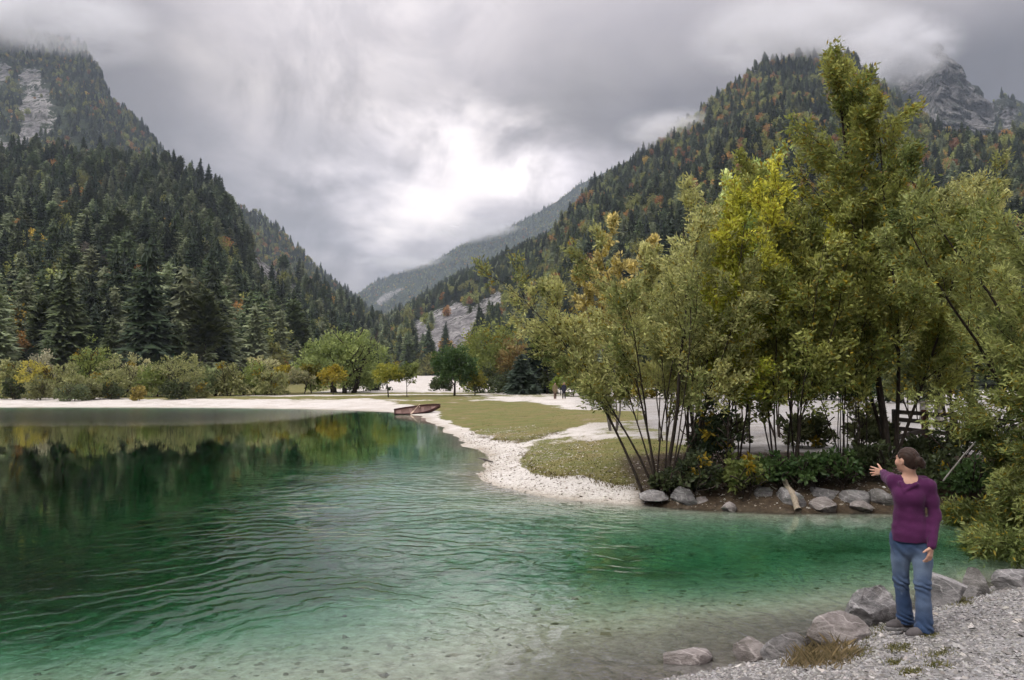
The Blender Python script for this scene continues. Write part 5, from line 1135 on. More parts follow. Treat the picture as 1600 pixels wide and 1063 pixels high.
# ------------------------------------------------------------------ rowing boat drawn up on the shore
HULL = plain_mat('dark_red_boat_paint', (0.045, 0.016, 0.014), (0.095, 0.036, 0.030), 6, 0.55, 0.1); PLANK = plain_mat('boat_inside', (0.10, 0.055, 0.045), (0.20, 0.125, 0.105), 10, 0.7, 0.2); OARW = plain_mat('oar_wood', (0.38, 0.27, 0.19), (0.55, 0.42, 0.31), 10, 0.6, 0.1)
def build_boat():
    Lb, beam, dep = 3.75, 1.30, 0.34
    ns, nr = 25, 13
    s = np.linspace(0, 1, ns)                                # stern 0 -> bow 1
    half = beam / 2 * np.where(s < 0.45, 0.62 + 0.38 * np.sin(s / 0.45 * math.pi / 2), np.cos(np.clip((s - 0.45) / 0.55, 0, 1) ** 1.6 * math.pi / 2) + 0.012)
    sheer = dep + 0.05 * (1 - s) ** 2 * 1.2 + 0.24 * np.maximum(s - 0.35, 0) ** 2 / 0.42
    keel = 0.02 + 0.05 * (1 - s) ** 3 + 0.30 * np.maximum(s - 0.72, 0) ** 2 / 0.08
    def shell(off):
        V = np.zeros((ns, nr, 3))
        for i in range(ns):
            th = np.linspace(-1, 1, nr); hw = max(half[i] - off, 0.004)
            yy = hw * np.sign(th) * np.abs(th) ** 0.75; zz = keel[i] + off + (sheer[i] - keel[i] - off) * np.abs(th) ** 2.3
            xx = (s[i] - 0.5) * Lb + (0.10 * (zz - keel[i]) if i > ns - 6 else 0) + (off if i == 0 else 0) - (off * 1.5 if i == ns - 1 else 0)
            V[i] = np.stack([np.full(nr, 1.0) * xx, yy, zz], -1)
        return V
    A, B = shell(0.0), shell(0.028)
    idx = np.arange(ns * nr).reshape(ns, nr); o2 = ns * nr
    def quads(ix): return np.stack([ix[:-1, :-1], ix[1:, :-1], ix[1:, 1:], ix[:-1, 1:]], -1).reshape(-1, 4)
    q = [quads(idx)[:, ::-1], quads(idx + o2)]
    for e in (0, nr - 1):
        a = idx[:, e]; q.append(np.stack([a[:-1], a[1:], a[1:] + o2, a[:-1] + o2], -1))
    for e in (0, ns - 1):
        a = idx[e, :]; q.append(np.stack([a[:-1], a[1:], a[1:] + o2, a[:-1] + o2], -1))
    # transom
    tr = [(idx[0, k], idx[0, k + 1], idx[0, nr - 2 - k], idx[0, nr - 1 - k]) for k in range(nr // 2)]
    q.append(np.array(tr)); q.append(np.array(tr)[:, ::-1] + o2)
    x, y = on_z(652, 647.5, 0.0); root = empty('rowing_boat', (x, y + 0.25, 0.06), math.radians(9))
    root.rotation_euler = (math.radians(24), math.radians(-6.0), math.radians(9))
    tag(root, 'dark red wooden rowing boat drawn up on the shore', 'boat')
    me = mesh_np('hull', np.concatenate([A.reshape(-1, 3), B.reshape(-1, 3)]), np.concatenate(q), smooth=True); me.materials.append(HULL); me.materials.append(PLANK)
    nq = len(quads(idx)); mi = np.zeros(len(me.polygons), np.int32); mi[nq:2 * nq] = 1; me.polygons.foreach_set('material_index', mi)
    obj('hull', me, None, root)
    for sg in (-1, 1):
        pts = A[:, 0 if sg < 0 else -1, :] + np.array([0, 0, 0.01]); V, Q4 = tube_arrays([(pts, np.full(ns, 0.031))], 6); obj('gunwale', mesh_np('gunwale', V, Q4, smooth=True), HULL, root)
    for f, wd in ((0.10, 0.42), (0.36, 0.24), (0.62, 0.24), (0.86, 0.40)):
        i = int(f * (ns - 1)); hw = half[i] * (0.86 if f < 0.8 else 0.62); box_obj('thwart', ((f - 0.5) * Lb, 0, sheer[i] - 0.13), (wd, hw * 2, 0.03), PLANK, root)
    for k in range(5): 
        f = 0.2 + 0.14 * k; i = int(f * (ns - 1)); pts = B[i, 1:-1] + np.array([0, 0, 0.004]); V, Q4 = tube_arrays([(pts, np.full(len(pts), 0.014))], 5); obj('rib', mesh_np('rib', V, Q4, smooth=True), PLANK, root)
    return root
boat = build_boat()
# the two oars lie across the boat
def oar(label, a, b):
    A, B = Vector(a), Vector(b); d = (B - A).normalized(); o = empty('oar', a); tag(o, label, 'oar', 'oars of the rowing boat')
    P = [Vector((0, 0, 0)), (B - A) * 0.72]; V, Q4 = tube_arrays([([tuple(p) for p in P], [0.028, 0.028])], 8); obj('shaft', mesh_np('oar_shaft', V, Q4, smooth=True), OARW, o)
    rot = d.to_track_quat('X', 'Z').to_matrix(); box_obj('blade', tuple((B - A) * 0.84), ((B - A).length * 0.30, 0.15, 0.03), OARW, o, rot=rot)
bx, by = boat.location.x, boat.location.y
oar('pale oar lying across the near side of the red boat', (bx + 0.10, by + 0.55, 0.80), (bx - 0.42, by - 1.05, 0.06))
oar('pale oar lying crosswise further back in the red boat', (bx + 0.18, by - 0.25, 0.55), (bx + 0.02, by + 1.15, 0.72))

# ------------------------------------------------------------------ people: bodies as one continuous surface grown round a posed skeleton
class Field:
    def __init__(s, lo, hi, h):
        s.lo = np.array(lo, float); s.h = h; s.n = np.ceil((np.array(hi) - s.lo) / h).astype(int) + 1
        s.v = np.full(s.n, 1.0, np.float32)
    def _win(s, a, b, m):
        i0 = np.clip(np.floor((np.minimum(a, b) - m - s.lo) / s.h).astype(int), 0, s.n - 1); i1 = np.clip(np.ceil((np.maximum(a, b) + m - s.lo) / s.h).astype(int) + 1, 1, s.n)
        ax = [s.lo[k] + np.arange(i0[k], i1[k]) * s.h for k in range(3)]
        return tuple(slice(i0[k], i1[k]) for k in range(3)), np.meshgrid(*ax, indexing='ij')
    def _mix(s, sl, d, k, sub=False):
        o = s.v[sl]
        if sub:
            d = -d; h = np.clip(0.5 - 0.5 * (o - d) / k, 0, 1); s.v[sl] = o + (d - o) * h + k * h * (1 - h)
        else:
            h = np.clip(0.5 + 0.5 * (o - d) / k, 0, 1); s.v[sl] = o + (d - o) * h - k * h * (1 - h)
    def cone(s, a, b, r1, r2, k=0.03, ky=1.0, sub=False):
        a = np.array(a, float); b = np.array(b, float); R = max(r1, r2)
        sl, (X, Y, Z) = s._win(a, b, R + 0.09)
        ba = b - a; ba[1] /= ky; px, py, pz = X - a[0], (Y - a[1]) / ky, Z - a[2]
        t = np.clip((px * ba[0] + py * ba[1] + pz * ba[2]) / (ba @ ba + 1e-12), 0, 1)
        d = np.sqrt((px - t * ba[0]) ** 2 + (py - t * ba[1]) ** 2 + (pz - t * ba[2]) ** 2) - (r1 + (r2 - r1) * t)
        s._mix(sl, d * (1.0 if ky >= 1 else 0.85), k, sub)
    def ell(s, c, r, k=0.02, M=None, sub=False):
        c = np.array(c, float); R = max(r); sl, (X, Y, Z) = s._win(c, c, R + 0.08)
        P = np.stack([X - c[0], Y - c[1], Z - c[2]], -1)
        if M is not None: P = P @ np.array(M).T
        q = P / np.array(r); l = np.linalg.norm(q, axis=-1); l2 = np.linalg.norm(q / np.array(r), axis=-1)
        s._mix(sl, l * (l - 1) / (l2 + 1e-9), k, sub)
    def chain(s, pts, rad, k=0.03, ky=1.0):
        for i in range(len(pts) - 1): s.cone(pts[i], pts[i + 1], rad[i], rad[i + 1], k, ky)
    def coords(s): return np.meshgrid(*[s.lo[k] + np.arange(s.n[k]) * s.h for k in range(3)], indexing='ij')
    def mesh(s):
        v = s.v; n = s.n - 1
        acc = np.zeros(tuple(n) + (3,), np.float32); cnt = np.zeros(tuple(n), np.float32)
        C = [(0, 0, 0), (1, 0, 0), (0, 1, 0), (1, 1, 0), (0, 0, 1), (1, 0, 1), (0, 1, 1), (1, 1, 1)]
        def g(c): return v[c[0]:c[0] + n[0], c[1]:c[1] + n[1], c[2]:c[2] + n[2]]
        for i, a in enumerate(C):
            for b in C[i + 1:]:
                df = np.array(b) - np.array(a)
                if np.abs(df).sum() != 1: continue
                va, vb = g(a), g(b); m = (va < 0) != (vb < 0)
                t = np.where(m, va / (va - vb + 1e-20), 0)
                for k in range(3): acc[..., k] += np.where(m, a[k] + t * df[k], 0)
                cnt += m
        act = cnt > 0; idx = np.full(tuple(n), -1, np.int64); ii = np.argwhere(act); idx[act] = np.arange(len(ii))
        V = s.lo + (ii + acc[act] / cnt[act][:, None]) * s.h
        Q = []
        for ax in range(3):
            o1, o2 = (ax + 1) % 3, (ax + 2) % 3
            sa = [slice(None)] * 3; sb = [slice(None)] * 3; sa[ax] = slice(0, -1); sb[ax] = slice(1, None)
            va, vb = v[tuple(sa)], v[tuple(sb)]; m = (va < 0) != (vb < 0)
            e = np.argwhere(m); sg = (va < 0)[m]
            ok = (e[:, o1] > 0) & (e[:, o2] > 0) & (e[:, o1] < n[o1]) & (e[:, o2] < n[o2]) ; e = e[ok]; sg = sg[ok]
            def at_(d1, d2):
                q = e.copy(); q[:, o1] -= d1; q[:, o2] -= d2; return idx[q[:, 0], q[:, 1], q[:, 2]]
            q = np.stack([at_(1, 1), at_(0, 1), at_(0, 0), at_(1, 0)], -1); q[~sg] = q[~sg][:, ::-1]; Q.append(q)
        return V, np.concatenate(Q)
def relax(V, Q, it=3):
    for _ in range(it):
        A = np.zeros_like(V); c = np.zeros(len(V))
        for a in range(4):
            b = (a + 1) % 4; np.add.at(A, Q[:, a], V[Q[:, b]]); np.add.at(A, Q[:, b], V[Q[:, a]]); np.add.at(c, Q[:, a], 1); np.add.at(c, Q[:, b], 1)
        V = V * 0.45 + 0.55 * A / np.maximum(c, 1)[:, None]
    return V

def cloth_mat(name, c0, c1, scale, rough=0.9, bump=0.4, attr_fade=False):
    m, nt, out = new_mat(name); P = objco(nt); n = noise_n(nt, P, scale, 5, 0.6); n2 = noise_n(nt, P, 5, 4, 0.6)
    c = ramp(nt, n2, [(0.3, c0), (0.7, c1)])
    if attr_fade: c = mixc(nt, attr(nt, 'fade').outputs['Fac'], c, (0.15, 0.20, 0.275))
    b = principled(nt, out, c, rough, 0.15, math_n(nt, 'ADD', n, n2), bump, 0.006); b.inputs['Sheen Weight'].default_value = 0.08; b.inputs['Sheen Roughness'].default_value = 0.5
    return m
def skin_mat():
    m, nt, out = new_mat('skin'); n = noise_n(nt, objco(nt), 18, 5, 0.6)
    c = mixc(nt, 1.0, attr(nt, 'col').outputs['Color'], ramp(nt, n, [(0.3, 0.88), (0.7, 1.08)]), 'MULTIPLY'); b = principled(nt, out, c, 0.55, 0.35, n, 0.05, 0.002)
    b.inputs['Subsurface Weight'].default_value = 0.1; b.inputs['Subsurface Radius'].default_value = (0.02, 0.008, 0.004); return m
SKIN = skin_mat()
HAIR = cloth_mat('brown_hair', (0.012, 0.0065, 0.0045), (0.042, 0.022, 0.013), 70, 0.5, 0.6)
SWEATER = cloth_mat('purple_knit', (0.050, 0.010, 0.044), (0.078, 0.017, 0.066), 260, 0.95, 0.5)
JEANS = cloth_mat('blue_denim', (0.020, 0.040, 0.090), (0.038, 0.068, 0.135), 320, 0.9, 0.35, True)
SHOE = cloth_mat('grey_shoe', (0.055, 0.050, 0.050), (0.12, 0.11, 0.11), 40, 0.8, 0.3)
SOLE = plain_mat('shoe_sole', (0.10, 0.10, 0.10), (0.20, 0.195, 0.19), 30, 0.85, 0.2)

def build_woman():
    gx, gy, gzz = gnd(1427, 990)
    root = empty('person', (gx, gy, gzz + 0.005), -math.atan2(gx, gy)); tag(root, 'person in purple knitted top and blue jeans pointing across the water', 'person')
    sL, sR = np.array((-0.135, 0.02, 1.375)), np.array((0.165, -0.01, 1.355))          # shoulders, as seen left and right
    eL, wL = np.array((-0.195, 0.265, 1.385)), np.array((-0.230, 0.500, 1.405))
    eR, wR = np.array((0.208, 0.008, 1.085)), np.array((0.168, -0.125, 0.835))
    hipL, kneeL, ankL = np.array((-0.092, 0.02, 0.86)), np.array((-0.090, 0.045, 0.46)), np.array((-0.062, 0.105, 0.075))
    hipR, kneeR, ankR = np.array((0.092, 0.0, 0.86)), np.array((0.088, -0.045, 0.46)), np.array((0.090, -0.085, 0.075))
    hc = np.array((-0.020, 0.0, 1.580)); fw = np.array((-0.84, 0.54, -0.02)); fw /= np.linalg.norm(fw); up = np.array((0.04, 0, 1.0)); sd = np.cross(up, fw); sd /= np.linalg.norm(sd); up = np.cross(fw, sd)
    M = np.stack([sd, fw, up])                                                          # head frame: side, forward, up
    def hp(a, b, c): return hc + sd * a + fw * b + up * c
    # ---- body
    f = Field((-0.48, -0.30, 0.02), (0.36, 0.76, 1.74), 0.0058)
    f.ell(hp(0, -0.015, 0.022), (0.073, 0.092, 0.092), 0.01, M); f.ell(hp(0, 0.030, -0.030), (0.058, 0.062, 0.080), 0.03, M); f.ell(hp(0, 0.055, -0.082), (0.026, 0.024, 0.022), 0.03, M)
    f.cone(hp(0, 0.088, 0.012), hp(0, 0.103, -0.024), 0.007, 0.0105, 0.014); f.ell(hp(0, 0.086, -0.055), (0.022, 0.011, 0.010), 0.012, M); f.ell(hp(0, 0.078, 0.030), (0.044, 0.014, 0.011), 0.02, M)
    for s in (-1, 1):
        f.ell(hp(s * 0.030, 0.086, 0.012), (0.014, 0.012, 0.009), 0.01, M, sub=True); f.ell(hp(s * 0.076, -0.008, -0.006), (0.010, 0.019, 0.031), 0.008, M); f.ell(hp(s * 0.042, 0.062, -0.025), (0.022, 0.02, 0.02), 0.03, M)
    f.chain([hp(0, -0.030, -0.07), (0.004, 0.012, 1.43), (0.010, 0.012, 1.36)], [0.050, 0.050, 0.062], 0.03)
    f.cone(sL, sR, 0.05, 0.05, 0.04); f.cone((0, 0.0, 0.90), (-0.008, 0, 1.08), 0.13, 0.11, 0.05, 0.65); f.cone((-0.008, 0, 1.08), (0.0, 0, 1.30), 0.11, 0.125, 0.05, 0.65)
    f.chain([sL, eL, wL], [0.042, 0.036, 0.025], 0.02); f.chain([sR, eR, wR], [0.042, 0.036, 0.026], 0.02)
    f.chain([hipL, kneeL, ankL], [0.075, 0.05, 0.036], 0.03); f.chain([hipR, kneeR, ankR], [0.075, 0.05, 0.036], 0.03)
    f.cone(ankL, ankL + np.array((-0.085, -0.05, -0.03)), 0.034, 0.026, 0.02); f.cone(ankR, ankR + np.array((-0.078, -0.062, -0.03)), 0.034, 0.026, 0.02)
    def hand(w, d, pn, th, curl, spread, size=1.0):
        """w wrist, d hand direction, pn palm normal, th thumb side"""
        d = d / np.linalg.norm(d); pn = pn - d * (pn @ d); pn /= np.linalg.norm(pn); th_ = np.cross(d, pn); th_ = th_ * (1 if th_ @ th > 0 else -1)
        pc = w + d * 0.048 * size
        for o in (-0.024, -0.008, 0.008, 0.024): f.cone(w + th_ * o * 0.6 + d * 0.008, w + d * 0.082 * size + th_ * o, 0.0155, 0.0125, 0.008)
        for o, ln, sp in ((0.030, 0.070, 0.5), (0.010, 0.080, 0.15), (-0.010, 0.075, -0.2), (-0.029, 0.058, -0.55)):
            a = w + d * 0.084 * size + th_ * o; dd = d + th_ * sp * spread; dd /= np.linalg.norm(dd); p = a; cur = 0.0
            for sg, fr in enumerate((0.45, 0.32, 0.25)):
                cur += curl * (0.6 if sg == 0 else 1.0); q = p + (dd * math.cos(cur) + pn * math.sin(cur)) * ln * fr * size
                f.cone(p, q, 0.0095 - 0.0009 * sg, 0.0088 - 0.0010 * sg, 0.0035); p = q
        t0 = w + d * 0.022 * size + th_ * 0.022; t1 = t0 + (d * 0.45 + th_ * 0.85 + pn * 0.15) * 0.042 * size; t2 = t1 + (d * 0.55 + th_ * 0.7 + pn * 0.2) * 0.034 * size
        f.cone(t0, t1, 0.0145, 0.0115, 0.008); f.cone(t1, t2, 0.0108, 0.0088, 0.004)
    hand(wL + np.array((-0.006, 0.018, 0.003)), np.array((-0.74, 0.62, -0.04)), np.array((-0.5, -0.8, 0.1)), np.array((0.2, 0, 1.0)), 0.14, 0.5, 0.92)
    hand(wR + np.array((-0.004, -0.004, -0.012)), np.array((-0.16, -0.12, -1.0)), np.array((-0.7, 0.5, 0.1)), np.array((-0.6, -0.7, 0.0)), 0.42, 0.10)
    V, Q = f.mesh(); V = relax(V, Q, 1)
    H = (V - hc) @ M.T
    col = np.tile(np.array((0.47, 0.275, 0.195)), (len(V), 1))
    hd = V[:, 2] > 1.46
    lips = hd & (np.abs(H[:, 0]) < 0.022) & (H[:, 1] > 0.082) & (np.abs(H[:, 2] + 0.055) < 0.010); col[lips] = (0.36, 0.12, 0.10)
    for s in (-1, 1):
        e = hd & (np.hypot((H[:, 0] - s * 0.030) / 1.5, H[:, 2] - 0.012) < 0.0085) & (H[:, 1] > 0.06); col[e] = (0.06, 0.04, 0.03)
        b = hd & (np.abs(H[:, 0] - s * 0.032) < 0.020) & (np.abs(H[:, 2] - 0.033) < 0.005) & (H[:, 1] > 0.06); col[b] = (0.10, 0.055, 0.035)
    ck = np.exp(-(((np.abs(H[:, 0]) - 0.045) / 0.02) ** 2 + ((H[:, 2] + 0.03) / 0.025) ** 2)) * hd * (H[:, 1] > 0.03); col = col * (1 - 0.25 * ck[:, None]) + np.array((0.52, 0.21, 0.16)) * 0.25 * ck[:, None]
    obj('body', mesh_np('woman_body', V, Q, smooth=True, col=col), SKIN, root)
    # ---- hair drawn back into a bun
    f = Field(hc - 0.20, hc + 0.22, 0.0048)
    f.ell(hp(0, -0.020, 0.028), (0.083, 0.098, 0.096), 0.01, M); f.ell(hp(0, -0.060, -0.010), (0.070, 0.055, 0.075), 0.03, M)
    f.ell(hp(0, 0.075, -0.045), (0.12, 0.085, 0.088), 0.012, M, sub=True); f.ell(hp(0, 0.125, 0.01), (0.10, 0.075, 0.058), 0.012, M, sub=True)
    for s in (-1, 1): f.ell(hp(s * 0.085, 0.005, -0.020), (0.030, 0.030, 0.044), 0.01, M, sub=True)
    f.ell(hp(0, 0, -0.14), (0.10, 0.10, 0.055), 0.01, M, sub=True)
    f.ell(hp(0.004, -0.128, -0.008), (0.042, 0.036, 0.046), 0.012, M); f.ell(hp(-0.012, -0.150, -0.030), (0.032, 0.028, 0.040), 0.012, M); f.ell(hp(0.01, -0.148, 0.012), (0.022, 0.020, 0.024), 0.01, M)
    X, Y, Z = f.coords(); P = (np.stack([X, Y, Z], -1) - hc) @ M.T
    f.v += (0.0012 * np.sin(P[..., 0] * 260 + 3 * np.sin(P[..., 2] * 40)) * (P[..., 1] < 0.06) + 0.004 * vnoise(P[..., 0] * 60, P[..., 1] * 60, P[..., 2] * 60, 4) * (P[..., 1] < -0.10)).astype(np.float32)
    V, Q = f.mesh(); V = relax(V, Q, 1); obj('hair', mesh_np('woman_hair', V, Q, smooth=True), HAIR, root)
    # ---- sweater with wide folded collar
    f = Field((-0.46, -0.28, 0.70), (0.36, 0.64, 1.54), 0.0072)
    f.cone((0.0, 0.0, 0.845), (-0.002, 0.0, 0.93), 0.158, 0.150, 0.03, 0.74); f.cone((-0.002, 0, 0.93), (-0.012, 0, 1.08), 0.148, 0.116, 0.05, 0.76); f.cone((-0.012, 0, 1.08), (-0.004, -0.005, 1.27), 0.116, 0.130, 0.05, 0.78)
    f.cone(sL + np.array((0.02, 0, -0.005)), sR + np.array((-0.02, 0, -0.005)), 0.062, 0.062, 0.05); f.cone((0, 0, 1.29), (0.01, 0.01, 1.37), 0.13, 0.085, 0.05, 0.75)
    for s, c in ((-1, -0.070), (1, 0.056)): f.ell((c, -0.070, 1.245), (0.058, 0.052, 0.066), 0.06)
    f.chain([sL, (sL + eL) / 2 + np.array((0, 0, 0.004)), eL, wL], [0.060, 0.053, 0.047, 0.038], 0.045); f.chain([sR, (sR + eR) / 2, eR, wR], [0.060, 0.053, 0.047, 0.038], 0.04)
    nk = np.array((0.006, 0.008, 1.375)); pts = []
    for i in range(13):
        a = math.radians(-115 + 330 * i / 12.0)                                          # collar ring, opening at the front
        front = 0.5 - 0.5 * math.sin(a)
        pts.append(nk + np.array((0.098 * math.cos(a), 0.085 * math.sin(a), 0.030 * (1 - 1.9 * front))))
    f.chain(pts, [0.032] * 13, 0.014)
    f.cone((-0.030, -0.108, 1.318), (0.052, -0.098, 1.372), 0.016, 0.024, 0.012); f.cone((-0.075, -0.075, 1.375), (-0.045, -0.115, 1.300), 0.022, 0.012, 0.014)
    f.chain([(-0.02, 0.105, 1.385), (0.06, 0.115, 1.372), (0.125, 0.075, 1.385), (0.150, 0.02, 1.385)], [0.040, 0.048, 0.045, 0.026], 0.02)   # the hood lying on her back
    f.cone(hp(0, -0.03, -0.10), (0.012, -0.012, 1.36), 0.058, 0.070, 0.01, sub=True)
    # hems: open at the bottom and cuffs
    X, Y, Z = f.coords()
    w = 0.002 * np.sin(Z * 75 + 6 * fbm(X * 6, Y * 6, Z * 5, 2, 4)) * sstep(1.20, 1.05, Z) * sstep(0.85, 0.95, Z) + 0.014 * fbm(X * 10, Y * 10, Z * 8, 4, 8)
    f.v += w.astype(np.float32) * 0.8
    f.v = np.maximum(f.v, (0.832 + 0.010 * np.sin(X * 9) - Z) * (1.0) - 1e3 * ((X > 0.085) & (Y < 0.06) & (np.abs(X - (wR[0] + (Z - wR[2]) * 0.27)) < 0.058))).astype(np.float32)
    f.v[..., Z[0, 0] < 0.835] = np.where(np.hypot(X - wR[0], Y - wR[1])[..., Z[0, 0] < 0.835] < 0.07, f.v[..., Z[0, 0] < 0.835], 1.0)
    V, Q = f.mesh(); V = relax(V, Q, 2); obj('sweater', mesh_np('woman_sweater', V, Q, smooth=True), SWEATER, root)
    # ---- jeans
    f = Field((-0.30, -0.30, 0.0), (0.32, 0.32, 0.96), 0.0068)
    f.cone((0, 0.005, 0.90), (0, 0.008, 0.82), 0.142, 0.156, 0.04, 0.72)
    f.chain([hipL, (hipL + kneeL) / 2 + np.array((-0.004, 0, 0)), kneeL, (kneeL + ankL) / 2, ankL + np.array((0, 0, -0.035))], [0.092, 0.080, 0.067, 0.066, 0.076], 0.022)
    f.chain([hipR, (hipR + kneeR) / 2 + np.array((0.004, 0, 0)), kneeR, (kneeR + ankR) / 2, ankR + np.array((0, 0.01, -0.040))], [0.092, 0.082, 0.069, 0.069, 0.080], 0.022)
    X, Y, Z = f.coords()
    kn = np.exp(-((Z - 0.44) / 0.07) ** 2) + 1.1 * np.exp(-((Z - 0.10) / 0.06) ** 2) + 0.7 * np.exp(-((Z - 0.76) / 0.06) ** 2)
    f.v += (0.006 * kn * np.sin(Z * 95 + X * 60 + 11 * fbm(X * 6, Y * 6, Z * 6, 3, 3)) + 0.013 * fbm(X * 10, Y * 10, Z * 6, 4, 6)).astype(np.float32)
    f.v = np.maximum(f.v, (0.046 + 0.010 * np.sin(X * 30) + np.where(Y > 0.03, 0.014, 0.0) - Z).astype(np.float32)); f.v = np.maximum(f.v, (Z - 0.93).astype(np.float32))
    V, Q = f.mesh(); V = relax(V, Q, 2)
    fd_ = np.exp(-((V[:, 2] - 0.60) / 0.16) ** 2) * (V[:, 1] < 0.03) * 0.85 * (0.7 + 0.6 * vnoise(V[:, 0] * 9, V[:, 1] * 9, V[:, 2] * 6, 5)) + 0.35 * np.exp(-((V[:, 2] - 0.30) / 0.10) ** 2) * (V[:, 1] < 0)
    obj('jeans', mesh_np('woman_jeans', V, Q, smooth=True, floats={'fade': np.clip(fd_, 0, 0.8)}), JEANS, root)
    # ---- shoes
    for a, dx, dy in ((ankL, -0.86, -0.52), (ankR, -0.78, -0.62)):
        d = np.array((dx, dy, 0)); d /= np.linalg.norm(d); s = np.array((-d[1], d[0], 0)); b = np.array((a[0], a[1], 0.0)) - d * 0.055
        f = Field(b + np.array((-0.30, -0.30, -0.03)), b + np.array((0.20, 0.20, 0.16)), 0.0055)
        f.chain([b + np.array((0, 0, 0.052)), b + d * 0.09 + np.array((0, 0, 0.048)), b + d * 0.165 + np.array((0, 0, 0.040)), b + d * 0.212 + np.array((0, 0, 0.036))], [0.040, 0.043, 0.044, 0.034], 0.02)
        f.cone(b + d * 0.02 + np.array((0, 0, 0.06)), b + d * 0.03 + np.array((0, 0, 0.105)), 0.040, 0.038, 0.02); f.cone(b + d * 0.04 + np.array((0, 0, 0.09)), b + d * 0.13 + np.array((0, 0, 0.062)), 0.026, 0.024, 0.02)
        f.cone(b + d * 0.10 - s * 0.02 + np.array((0, 0, 0.085)), b + d * 0.10 + s * 0.02 + np.array((0, 0, 0.085)), 0.008, 0.008, 0.006); f.cone(b + d * 0.13 - s * 0.02 + np.array((0, 0, 0.076)), b + d * 0.13 + s * 0.02 + np.array((0, 0, 0.076)), 0.008, 0.008, 0.006)
        X, Y, Z = f.coords(); f.v = np.maximum(f.v, (0.016 - Z).astype(np.float32))
        V, Q = f.mesh(); V = relax(V, Q, 1); so = obj('shoe', mesh_np('woman_shoe', V, Q, smooth=True), SHOE, root)
        f = Field(b + np.array((-0.30, -0.30, -0.03)), b + np.array((0.20, 0.20, 0.10)), 0.0055)
        f.chain([b + np.array((0, 0, 0.012)), b + d * 0.10 + np.array((0, 0, 0.012)), b + d * 0.165 + np.array((0, 0, 0.012)), b + d * 0.216 + np.array((0, 0, 0.014))], [0.046, 0.045, 0.050, 0.040], 0.02)
        X, Y, Z = f.coords(); f.v = np.maximum(f.v, np.maximum((-0.004 - Z), Z - 0.026).astype(np.float32)); V, Q = f.mesh(); obj('sole', mesh_np('woman_sole', V, Q, smooth=True), SOLE, so)
build_woman()

def far_person(px, depth, label, coat, trousers, hair, turn, bag=False):
    b = near(px, depth); root = empty('person', b, turn); tag(root, label, 'person', 'walkers on the far gravel')
    h = 0.016
    f = Field((-0.42, -0.35, -0.02), (0.42, 0.35, 1.82), h)
    f.ell((0, 0, 1.62), (0.075, 0.095, 0.115), 0.02); f.ell((0, -0.095, 1.60), (0.014, 0.02, 0.018), 0.015); f.cone((0, 0.01, 1.53), (0, 0.01, 1.40), 0.055, 0.07, 0.03)
    f.cone((-0.14, 0, 1.40), (0.14, 0, 1.40), 0.05, 0.05, 0.04); f.cone((0, 0, 1.36), (0, 0, 0.95), 0.13, 0.13, 0.05, 0.7)
    for s, sw in ((-1, 0.10), (1, -0.08)):
        f.chain([(s * 0.17, 0, 1.38), (s * 0.21, sw * 0.6, 1.12), (s * 0.19, sw - 0.06, 0.88)], [0.045, 0.04, 0.03], 0.02); f.cone((s * 0.19, sw - 0.06, 0.88), (s * 0.185, sw - 0.07, 0.80), 0.032, 0.022, 0.02)
        f.chain([(s * 0.09, 0, 0.92), (s * 0.10, -sw * 0.7 - 0.02, 0.50), (s * 0.11, -sw, 0.08)], [0.07, 0.05, 0.04], 0.03); f.cone((s * 0.11, -sw + 0.02, 0.05), (s * 0.12, -sw - 0.13, 0.04), 0.045, 0.035, 0.02)
    V, Q = f.mesh(); V = relax(V, Q, 1); obj('body', mesh_np('walker_body', V, Q, smooth=True, col=np.tile(np.array((0.42, 0.26, 0.19)), (len(V), 1))), SKIN, root)
    f = Field((-0.42, -0.35, 0.55), (0.42, 0.40, 1.60), h)
    f.cone((0, 0, 1.34), (0, 0, 0.80), 0.165, 0.19, 0.05, 0.75); f.cone((-0.15, 0, 1.40), (0.15, 0, 1.40), 0.075, 0.075, 0.05); f.cone((0, 0.01, 1.42), (0, 0.01, 1.48), 0.085, 0.075, 0.03)
    for s, sw in ((-1, 0.10), (1, -0.08)): f.chain([(s * 0.17, 0, 1.38), (s * 0.22, sw * 0.6, 1.12), (s * 0.195, sw - 0.05, 0.88)], [0.075, 0.066, 0.055], 0.03)
    if bag: f.ell((-0.04, 0.20, 1.22), (0.14, 0.10, 0.20), 0.03)
    V, Q = f.mesh(); V = relax(V, Q, 1); obj('coat', mesh_np('walker_coat', V, Q, smooth=True), coat, root)
    f = Field((-0.32, -0.35, 0.0), (0.32, 0.35, 1.05), h); f.cone((0, 0, 0.98), (0, 0, 0.88), 0.15, 0.16, 0.04, 0.75)
    for s, sw in ((-1, 0.10), (1, -0.08)): f.chain([(s * 0.09, 0, 0.90), (s * 0.10, -sw * 0.7 - 0.02, 0.50), (s * 0.11, -sw, 0.10)], [0.10, 0.075, 0.068], 0.03)
    V, Q = f.mesh(); V = relax(V, Q, 1); obj('trousers', mesh_np('walker_trousers', V, Q, smooth=True), trousers, root)
    f = Field((-0.16, -0.16, 1.45), (0.16, 0.18, 1.80), 0.012); f.ell((0, 0.018, 1.645), (0.086, 0.10, 0.108), 0.02); f.ell((0, -0.10, 1.58), (0.10, 0.08, 0.10), 0.01, sub=True)
    V, Q = f.mesh(); obj('hair', mesh_np('walker_hair', V, Q, smooth=True), hair, root)
KHAKI = cloth_mat('khaki_coat', (0.13, 0.105, 0.06), (0.20, 0.16, 0.09), 60); BROWNT = cloth_mat('brown_trousers', (0.09, 0.06, 0.045), (0.14, 0.09, 0.07), 60); NAVY = cloth_mat('navy_coat', (0.010, 0.011, 0.020), (0.022, 0.022, 0.035), 60)
